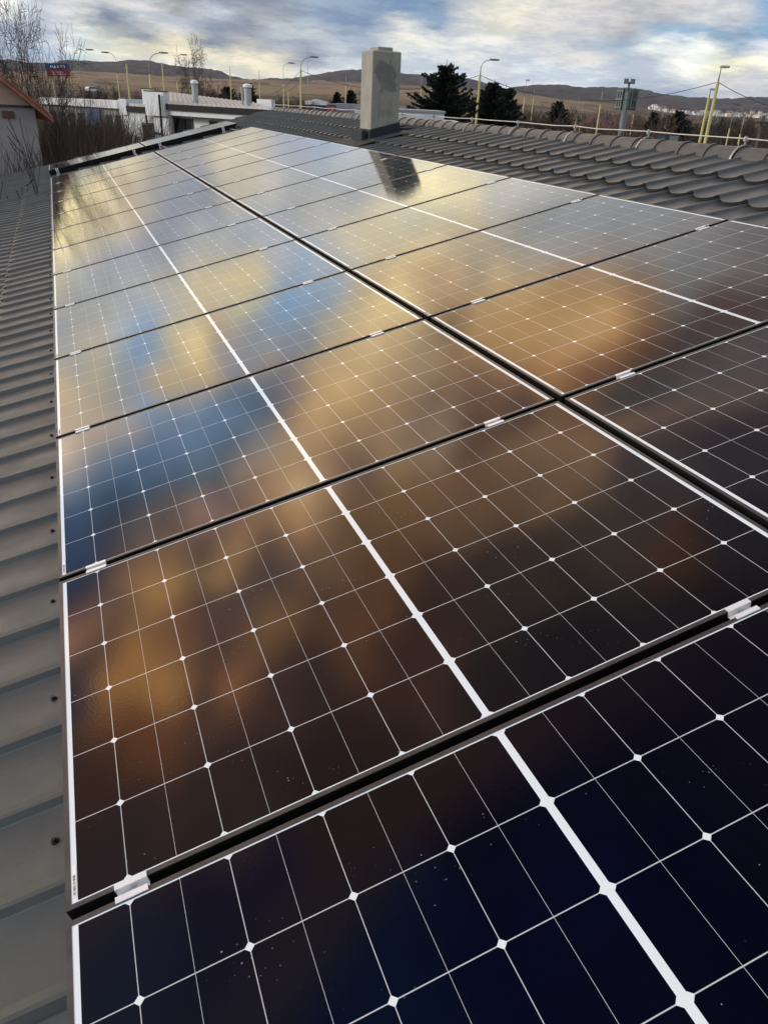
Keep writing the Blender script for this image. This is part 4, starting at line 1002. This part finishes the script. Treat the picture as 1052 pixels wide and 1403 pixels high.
# ------------------------------------------------------------------ houses near the roof
M_plast = mat('white_render', (.62, .64, .66), .85, 0, .06, 2, dirt=(.45, .46, .46), dscale=.8, damt=.3)
M_plast2 = mat('grey_render', (.34, .32, .31), .9, 0, .12, 1.5, dirt=(.2, .19, .18), dscale=1.2, damt=.6)
M_peach = mat('peach_render', (.46, .34, .26), .9, 0, .1, 1.5)
M_glassd = mat('dark_window_glass', (.012, .014, .018), .08, 0, .05, spec=.6)
M_frm = mat('dark_window_frame', (.02, .02, .022), .5)
M_fascia = mat('black_fascia', (.010, .010, .011), .6, spec=.15)
M_wroof = mat('pale_sheet_roof', (.46, .44, .41), .7, 0, .1, 2.5, dirt=(.38, .37, .35), dscale=1.0, damt=.4)
M_redt = mat('red_clay_tiles', (.30, .11, .065), .8, 0, .25, 5, dirt=(.5, .42, .38), dscale=3, damt=.6)
M_flue = mat('steel_flue', (.36, .38, .38), .4, .6, .1)
# white house: plan axes from its two visible lower roof corners
P1 = spot(224, 139, 46.0); P2 = spot(369, 150.5, 41.0); P3 = spot(353, 141.5, 47.0); P4 = spot(225, 125, 53.0)
ax = Vector((P2.x-P1.x, P2.y-P1.y, 0)); LW = ax.length; ax.normalize(); ay = Vector((-ax.y, ax.x, 0))
if ay.dot(Vector((P1.x, P1.y, 0))) < 0: ay = -ay
rotz = math.atan2(ax.y, ax.x)
wh = thing('white_house', 'white rendered house with low pale sheet roof and black fascia beyond the panels', 'house', (P1.x, P1.y, GZ), (0, 0, rotz))
ez = (P1.z + P2.z)/2 - GZ                             # eave height over ground
def loc_(p): return Vector(((p-P1).dot(ax), (p-P1).dot(ay), p.z-GZ))
F0, F1, B1, B0 = Vector((0, 0, ez-.06)), Vector((LW+.2, 0, ez-.06)), loc_(P3), loc_(P4)   # roof corners: front left, front right, back right, back left
DN_ = Vector((0, 0, .14))
mb = MB(); f0, f1 = F0 + Vector((.02, .55, 0)), F1 + Vector((-.2, .55, 0))
top = [(f0.x, f0.y, ez-.32), (f1.x, f1.y, ez-.32), (B1.x, B1.y, B1.z-.2), (B0.x, B0.y, B0.z-.2)]
mb.add([(x, y, 0) for x, y, z in top] + top, [(3, 2, 1, 0), (4, 5, 6, 7)] + [(i, (i+1) % 4, (i+1) % 4+4, i+4) for i in range(4)])
wall = mb.build('wall', M_plast, wh)
mb = MB(); mb.add([F0, F1, B1, B0, F0-DN_, F1-DN_, B1-DN_, B0-DN_], [(0, 1, 2, 3), (7, 6, 5, 4)] + [(i, i+4, (i+1) % 4+4, (i+1) % 4) for i in range(4)])
rf = mb.build('roof', M_wroof, wh)
mb = MB()
for q in range(1, 22):
    a_, b_ = F0.lerp(F1, q/22), B0.lerp(B1, q/22); h_ = Vector((.02, 0, 0)); u_ = Vector((0, 0, .03))
    mb.add([a_-h_, a_+h_, b_+h_, b_-h_, a_-h_+u_, a_+h_+u_, b_+h_+u_, b_-h_+u_], [(4, 5, 6, 7), (0, 4, 7, 3), (1, 2, 6, 5), (0, 1, 5, 4)])
mb.build('standing_seam', M_wroof, rf)
mb = MB(); mb.box((-.02, -.10, ez-.31), (LW+.2, -.003, ez-.05)); mb.build('fascia', M_fascia, wh)
mb = MB(); mb.box((0, .02, ez-.56), (LW+.1, .55, ez-.31)); mb.build('soffit', M_plast, wh)
def hit(px, py, off=.55):                            # where a line of sight meets the facade plane: run along it and height
    O = P1 + ay*off; q = ray(px, py); tt = (O-CAM).dot(ay)/q.dot(ay); p = CAM + q*tt; return (p-P1).dot(ax), p.z-GZ
def win(px0, px1, py0, py1, name='window'):
    a = hit(px0, (py0+py1)/2)[0]; b_ = hit(px1, (py0+py1)/2)[0]; z1 = hit((px0+px1)/2, py0)[1]; z0 = hit((px0+px1)/2, py1)[1]
    mb = MB(); f = .07
    for (x0, x1, q0, q1) in ((a, b_, z0, z0+f), (a, b_, z1-f, z1), (a, a+f, z0+f, z1-f), (b_-f, b_, z0+f, z1-f)): mb.box((x0, .50, q0), (x1, .58, q1))
    w_ = mb.build(name, M_frm, wh)
    mb = MB(); mb.box((a+f, .53, z0+f), (b_-f, .575, z1-f)); mb.build('pane', M_glassd, w_)
    return a, b_, z0, z1
win(240, 265.5, 162, 186); win(288, 320, 166, 186)
# entrance part left of the pilaster: flat wall, door, black fascia and parapets
a0 = hit(169, 165, .3)[0]; xp = hit(211, 160, .0)[0]
mb = MB(); mb.box((a0, .3, 0), (-.0, 4.2, ez-.31)); mb.build('entrance_wall', M_plast, wh)
mb = MB(); mb.box((a0+.5, .16, ez-.52), (xp, .297, ez-.26)); mb.build('entrance_fascia', M_fascia, wh)
mb = MB(); mb.box((a0+.4, .3, ez-.31), (xp, 4.2, ez-.12)); mb.build('entrance_roof', M_wroof, wh)
mb = MB(); mb.box((a0-.12, .2, ez-.7), (a0+.5, 3.0, ez+.06)); mb.build('entrance_parapet', M_plast, wh)
x0, x1, x2 = hit(195, 130, .2)[0], hit(206, 130, .2)[0], hit(224, 130, -.2)[0]
za, zb = hit(210, 122.5, .2)[1], hit(215, 125.5, -.2)[1]
mb = MB(); mb.box((x0, .2, ez-.14), (x1, .5, za)); mb.box((x1, -.2, ez-.62), (x2, .12, zb)); mb.box((xp, .0, 0), (x2, .295, ez-.62)); mb.build('pilaster', M_plast, wh)
mb = MB(); mb.box((x0-.03, .17, za), (x1, .53, za+.04)); mb.box((x1, -.23, zb), (x2+.03, .15, zb+.04)); mb.build('coping', M_fascia, wh)
x0, x1 = hit(195.5, 170, .3)[0], hit(211, 170, .3)[0]
mb = MB(); mb.box((x0, .25, .3), (x1, .297, ez-1.0)); w_ = mb.build('door', M_frm, wh)
mb = MB(); mb.box((x0+.1, .235, .4), (x1-.1, .248, ez-1.1)); mb.build('pane', M_glassd, w_)
mb = MB(); mb.tube([(.06, -.30, ez+.35), (.06, -.30, .2)], .055, 8); mb.tube([(-1.5, .1, ez-.35), (-1.5, .1, ez-.95), (-1.2, -.05, ez-1.3), (-.75, -.3, ez-1.42), (0.06, -.31, ez-1.45)], .055, 8); mb.build('drainpipe', M_fascia, wh)
def on_roof(px, py):                                 # point of the white roof under a picture point
    O = Vector((P1.x, P1.y, GZ+ez)); w0 = ax*B0.x + ay*B0.y + Vector((0, 0, B0.z-ez+.06)); n_ = ax.cross(w0); q = ray(px, py)
    return CAM + q*((O-CAM).dot(n_)/q.dot(n_))
def flue(px, pyb, pyt, rad, cap_, label=None):
    p = on_roof(px, pyb); d_ = math.hypot(p.x-CAM.x, p.y-CAM.y); hgt = (pyb-pyt)*d_/FPX*.79
    loc = Vector(((p-P1).dot(ax), (p-P1).dot(ay), p.z-GZ))
    mb = MB(); mb.tube([loc - Vector((0, 0, .2)), loc + Vector((0, 0, hgt))], rad, 12)
    f = mb.build('flue', M_flue, rf, smooth=False)
    if cap_:
        mb = MB(); mb.tube([loc + Vector((0, 0, hgt+.05)), loc + Vector((0, 0, hgt+.16)), loc + Vector((0, 0, hgt+.22))], [rad*1.25, rad*1.25, rad*.5], 12); mb.tube([loc+Vector((0, 0, hgt)), loc+Vector((0, 0, hgt+.05))], rad*.4, 6)
        mb.build('flue_cap', M_white, rf)
flue(268, 136, 117, .16, True); flue(340, 139, 122, .19, True); flue(332.5, 137, 120, .06, False)
yb_ = min(B1.y, 4.0); xs_ = hit(352, 140, yb_)[0], hit(372, 140, yb_)[0]; zs_ = hit(362, 136, yb_)[1]
mb = MB(); mb.box((xs_[0], yb_, ez-1.5), (xs_[1], yb_+.3, zs_)); mb.build('side_parapet', M_plast, wh)
# small house at the left edge
hp = spot(51, 170, 23.5, GZ); yaw_h = facing(hp) + R(8)
lh = thing('gable_house', 'small house with red tiled roof, peach gable and grey rendered wall', 'house', hp, (0, 0, yaw_h))
k = 23.5/FPX; eh = spot(51, 146, 23.5).z - GZ; wd = 8.0; ht = .80*wd/2
mb = MB(); mb.box((-wd, 0, 0), (0, 9, eh)); mb.build('wall', M_plast2, lh)
mb = MB(); mb.prism([(-wd, eh), (0, eh), (-wd/2, eh+ht)], -.03, 9); mb.build('gable', M_peach, lh)
mb = MB()
for s_ in (0, 1):
    sg = 1 if s_ else -1
    o = Vector((-wd/2, 0, eh+ht+.16)); e_ = Vector((-wd/2 + sg*(wd/2+.35), 0, eh - .07*4 + .06))
    mb.prism([(o.x, o.z), (e_.x, e_.z), (e_.x, e_.z-.12), (o.x, o.z-.14)] if sg > 0 else [(o.x, o.z-.14), (e_.x, e_.z-.12), (e_.x, e_.z), (o.x, o.z)], -.38, 9.3)
    for q in range(24):                              # verge tiles
        a_ = o.lerp(e_, q/24); b_ = o.lerp(e_, (q+.92)/24)
        mb.prism([(a_.x, a_.z+.045), (b_.x, b_.z+.02), (b_.x, b_.z), (a_.x, a_.z)] if sg > 0 else [(a_.x, a_.z), (b_.x, b_.z), (b_.x, b_.z+.02), (a_.x, a_.z+.045)], -.42, .2)
mb.build('roof', M_redt, lh)
mb = MB(); mb.box((-wd-.02, -.06, eh-.03), (.02, -.031, eh+.02)); mb.build('string_course', M_frm, lh)
kx = 23.5/FPX*.885
mb = MB(); mb.box((-39*kx, -.05, eh-14*kx), (-25*kx, .1, eh-6*kx)); mb.build('vent', mat('vent_red', (.10, .035, .035), .6), lh)
# flat roofed white building beyond the ridge
def simple_block(name, label, px0, px1, py, dist0, dist1, depth, mats, base_drop=0, parts=()):
    a = spot(px0, py, dist0); b_ = spot(px1, py, dist1); ax_ = Vector((b_.x-a.x, b_.y-a.y, 0)); L = ax_.length
    gz = min(ground_at(a), ground_at(b_))
    zt = spot((px0+px1)/2, py, (dist0+dist1)/2).z - gz
    t = thing(name, label, 'building', (a.x, a.y, gz), (0, 0, math.atan2(ax_.y, ax_.x)))
    return t, L, zt
M_greyf = mat('grey_blue_sheet', (.26, .29, .33), .6, .1, .1, 2); M_brick = mat('red_brick', (.26, .095, .06), .85, 0, .25, 6)
M_bluep = mat('blue_cladding', (.03, .085, .2), .5, 0, .15, 2); M_dark = mat('dark_shop_glass', (.03, .035, .04), .2)
t, L, zt = simple_block('flat_roofed_building', 'white flat-roofed building just beyond the ridge behind the chimney', 486, 609, 149.5, 27, 27, 5, None)
mb = MB(); mb.box((0, 0, 0), (L, 5, zt-.06)); mb.build('wall', M_plast, t)
mb = MB(); mb.box((-.04, -.04, zt-.06), (L+.04, 5.04, zt)); mb.build('coping', M_greyf, t)
mb = MB(); mb.box((L, .6, 0), (L+.62, 5, zt-.30)); mb.build('side_wall', M_plast, t)
t, L, zt = simple_block('brick_block', 'red brick stair block left of the chimney', 448, 461, 142, 60, 60, 3, None)
mb = MB(); mb.box((0, 0, 0), (L, 3, zt-.08)); mb.box((L, .2, 0), (L+1.0, 3, zt-.95)); mb.build('wall', M_brick, t)
mb = MB(); mb.box((-.06, -.06, zt-.08), (L+.06, 3.06, zt)); mb.build('coping', M_greyf, t)
t, L, zt = simple_block('low_hall', 'low hall with grey-blue fascia between the brick block and the chimney', 461, 500, 142.5, 64, 64, 12, None)
mb = MB(); mb.box((0, 0, 0), (L+3, 10, zt-.5)); mb.build('wall', M_plast, t)
mb = MB(); mb.box((-.05, -.1, zt-.5), (L+3, 10.1, zt)); mb.build('fascia', M_greyf, t)
t, L, zt = simple_block('warehouse', 'low white-roofed warehouse with blue cladding beside the brick block', 420, 447, 137, 100, 100, 12, None)
mb = MB(); mb.box((0, .3, 0), (L, 14, zt-.5)); mb.build('wall', M_bluep, t)
mb = MB(); mb.prism([(-.2, zt-.5), (L+.2, zt-.5), (L+.2, zt-.15), (L*.5, zt+.1), (-.2, zt-.15)], -.2, 14.2); mb.build('roof', M_white, t)
t, L, zt = simple_block('shop_row', 'long low shop row with broken white fascia and blue panels behind the thicket', 58, 168, 133, 88, 80, 12, None)
mb = MB(); mb.box((0, 0, 0), (L, 12, zt-.7)); mb.build('wall', mat('shop_wall', (.22, .21, .20), .8, 0, .25, 1.0), t)
mb = MB(); mb.box((-.1, -.3, zt-.75), (L+.1, 12.1, zt-.2)); mb.build('fascia', mat('worn_white_fascia', (.6, .6, .6), .7, 0, .2, 1, dirt=(.1, .1, .1), dscale=.8, damt=.9), t)
mb = MB(); mb.box((L*.52, -.12, zt-2.2), (L*.72, -.003, zt-.9)); mb.build('sign_panel', M_bluep, t)
for q in (.08, .2, .32, .44, .78, .9):
    mb = MB(); mb.box((L*q, -.06, zt-3.4), (L*(q+.07), -.003, zt-1.3)); mb.build('shop_window', M_dark, t)
t, L, zt = simple_block('maroon_building', 'building with dark maroon roof behind the billboard mast', 853, 893, 163, 82, 84, 9, None)
mb = MB(); mb.box((0, 0, 0), (L, 8, zt-1.3)); mb.build('wall', M_plast2, t)
mb = MB(); mb.prism([(-.3, zt-1.35), (8.3, zt-1.35), (4, zt+.1)], -.3, L+.3, Matrix(((0, 1, 0, 0), (1, 0, 0, 0), (0, 0, 1, 0), (0, 0, 0, 1)))); mb.build('roof', mat('maroon_roof', (.085, .03, .035), .7, 0, .2, 2), t)
# two dark containers
for i, (px0, px1, lab, m_) in enumerate(((899, 914, 'dark blue shipping container left of its pale neighbour under the broad conifer', mat('container_blue', (.045, .07, .095), .5, 0, .15, 2)), (915.5, 932, 'pale grey-green shipping container under the broad conifer', mat('container_grey', (.16, .19, .19), .5, 0, .15, 2)))):
    a = spot(px0, 183, 46, GZ); b_ = spot(px1, 183, 46, GZ); w = (b_-a).length
    t = thing('shipping_container', lab, 'container', a, (0, 0, math.atan2(b_.y-a.y, b_.x-a.x)), 'shipping containers')
    zt = spot(915, 183, 46).z - GZ
    mb = MB(); mb.box((0.03, .03, zt-2.5), (w-.03, 2.4, zt-.03))
    for q in range(9):
        x = .06 + (w-.16)*q/8.5; mb.box((x, .0, zt-2.4), (x+.035, .03, zt-.08))
    mb.build('body', m_, t)
    mb = MB()
    for (x0, x1, z0, z1) in ((0, .06, 0, zt), (w-.06, w, 0, zt), (.06, w-.06, zt-.07, zt), (.06, w-.06, zt-1.3, zt-1.22), (.06, w-.06, zt-2.56, zt-2.45)): mb.box((x0, -.02, z0), (x1, .06, z1))
    mb.build('frame', M_frm, t)
# parked vehicles
M_car = {'white': mat('car_white', (.7, .7, .7), .25, 0, .02), 'blue': mat('car_blue', (.10, .2, .38), .25, 0, .02), 'green': mat('car_green', (.05, .12, .11), .25, 0, .02)}
M_tyre = mat('tyre_rubber', (.015, .015, .015), .9)
def vehicle(name, label, cat, px, dist, col_, van, rot, zoff=0):
    p = spot(px, 170, dist); p.z = ground_at(p) + zoff
    t = thing(name, label, cat, p, (0, 0, rot))
    L, Wd, Hh = (5.2, 1.9, 2.3) if van else (4.3, 1.75, 1.45)
    prof = [(-L/2, .35), (L/2, .35), (L/2, .75), (L/2-.15, 1.05), (L/2-.9, 1.2), (L/2-1.5, Hh), (-L/2+.15, Hh), (-L/2, Hh-.4)] if van else [(-L/2, .35), (L/2, .35), (L/2, .68), (L/2-.25, .82), (L/2-1.2, .92), (L/2-1.95, Hh-.03), (L/2-2.4, Hh), (-L/2+.9, Hh-.02), (-L/2+.2, .98), (-L/2, .85)]
    mb = MB(); mb.prism(prof, -Wd/2, Wd/2); mb.build('body', M_car[col_], t)
    mb = MB()
    z0, z1 = (1.25, 2.0) if van else (.95, 1.36)
    for s_ in (-1, 1):
        y = s_*(Wd/2+.004)
        mb.quad((L/2-1.15 - .25*van*0, y, z0), (L/2-1.9, y, z1), (-L/2+1.0, y, z1), (-L/2+.5, y, z0))
    mb.quad((L/2-.93 if van else L/2-1.22, -Wd*.44, z0), (L/2-.93 if van else L/2-1.22, Wd*.44, z0), (L/2-1.44 if van else L/2-1.88, Wd*.40, z1+.1*van), (L/2-1.44 if van else L/2-1.88, -Wd*.40, z1+.1*van))
    mb.build('windows', M_glassd, t)
    for sx in (-1, 1):
        for sy in (-1, 1):
            c_ = Vector((sx*L*.31, sy*(Wd/2-.08), .33)); w_ = MB().tube([c_ - Vector((0, .1, 0)), c_ + Vector((0, .1, 0))], .33, 14).build('wheel', M_tyre, t)
    for sy in (-1, 1):
        mb = MB(); mb.box((L/2-.02, sy*.6-.18, .62), (L/2+.02, sy*.6+.18, .76)); mb.build('headlight', M_white, t)
vehicle('parked_car', 'white car on the slope road above the shop row', 'car', 132, 282, 'white', False, .5)
vehicle('parked_van', 'pale blue van parked beyond the ridge under two yellow poles', 'van', 796, 62, 'blue', True, .2, 2.2)
vehicle('parked_car', 'dark green car beyond the ridge near the right edge', 'car', 1030, 46, 'green', False, 2.4, 2.2)

# ------------------------------------------------------------------ village on the far hillside
hv = []
M_hw = [mat('village_white', (.72, .70, .66), .9), mat('village_cream', (.55, .48, .38), .9), mat('village_grey', (.45, .44, .43), .9)]
M_hr = [mat('village_roof_red', (.22, .11, .08), .9), mat('village_roof_grey', (.25, .25, .25), .9), mat('village_roof_pale', (.5, .48, .46), .9)]
for i in range(4):
    t = thing('village_house', '', 'house'); w, d_, h_ = ((9, 8, 5), (11, 8, 4.2), (8, 8, 6.5), (14, 8, 5))[i]
    mb = MB(); mb.box((-w/2, -d_/2, -2), (w/2, d_/2, h_)); mb.build('wall', M_hw[(0, 0, 1, 2)[i]], t)
    mb = MB(); mb.prism([(-d_/2-.4, h_-.1), (d_/2+.4, h_-.1), (0, h_+3.2)], -w/2-.4, w/2+.4, Matrix(((0, 1, 0, 0), (1, 0, 0, 0), (0, 0, 1, 0), (0, 0, 0, 1)))); mb.build('roof', M_hr[(0, 2, 0, 1)[i]], t)
    hv.append(reg(t))
rg = random.Random(9); cnt = 0
for i in range(120):
    px = 888 + 182*rg.random(); d_ = rg.uniform(1300, 1620)
    if px < 895 and rg.random() < .5: continue
    p = spot(px, 150, d_); a_ = math.degrees(math.atan2(p.x-CAM.x, p.y-CAM.y)); p.z = height(a_, d_, False) + 2
    o = hv[cnt] if cnt < 4 else dup(hv[cnt % 4]); cnt += 1
    o.location = p; o.rotation_euler = (0, 0, rg.uniform(0, 6.28)); s_ = rg.uniform(.38, .68); o.scale = (s_, s_, s_)
    tag(o, 'tiny pale house in the village on the far wooded hillside', 'house', 'houses of the far village')
rg = random.Random(19)
for i in range(7):
    px = (432, 441, 452, 470, 486, 418, 405)[i]; d_ = 1240 + 20*i
    p = spot(px, 115, d_); a_ = math.degrees(math.atan2(p.x-CAM.x, p.y-CAM.y)); p.z = height(a_, d_, False)+.3
    o = dup(hv[(0, 3)[i % 2]]); o.location = p; o.scale = (.8, .6, .35); o.rotation_euler = (0, 0, rg.uniform(-.5, .5))
    tag(o, 'low pale farm shed along the top of the brown field left of the chimney', 'building', 'farm sheds above the brown field')

# ------------------------------------------------------------------ air between here and the hills
def haze():
    m = bpy.data.materials.new('haze_air'); m.use_nodes = True; m.node_tree.nodes.clear(); t = NT(m.node_tree)
    out = t.node('ShaderNodeOutputMaterial'); v = t.node('ShaderNodeVolumePrincipled', {'Color': (.80, .88, 1.0, 1), 'Density': .00005, 'Anisotropy': 0.0})
    t.l.new(v.outputs[0], out.inputs['Volume'])
    mb = MB(); mb.box((-6300, -6300, -130), (6300, 6300, 145)); o = mb.build('haze', m); tag(o, kind='stuff')
haze()
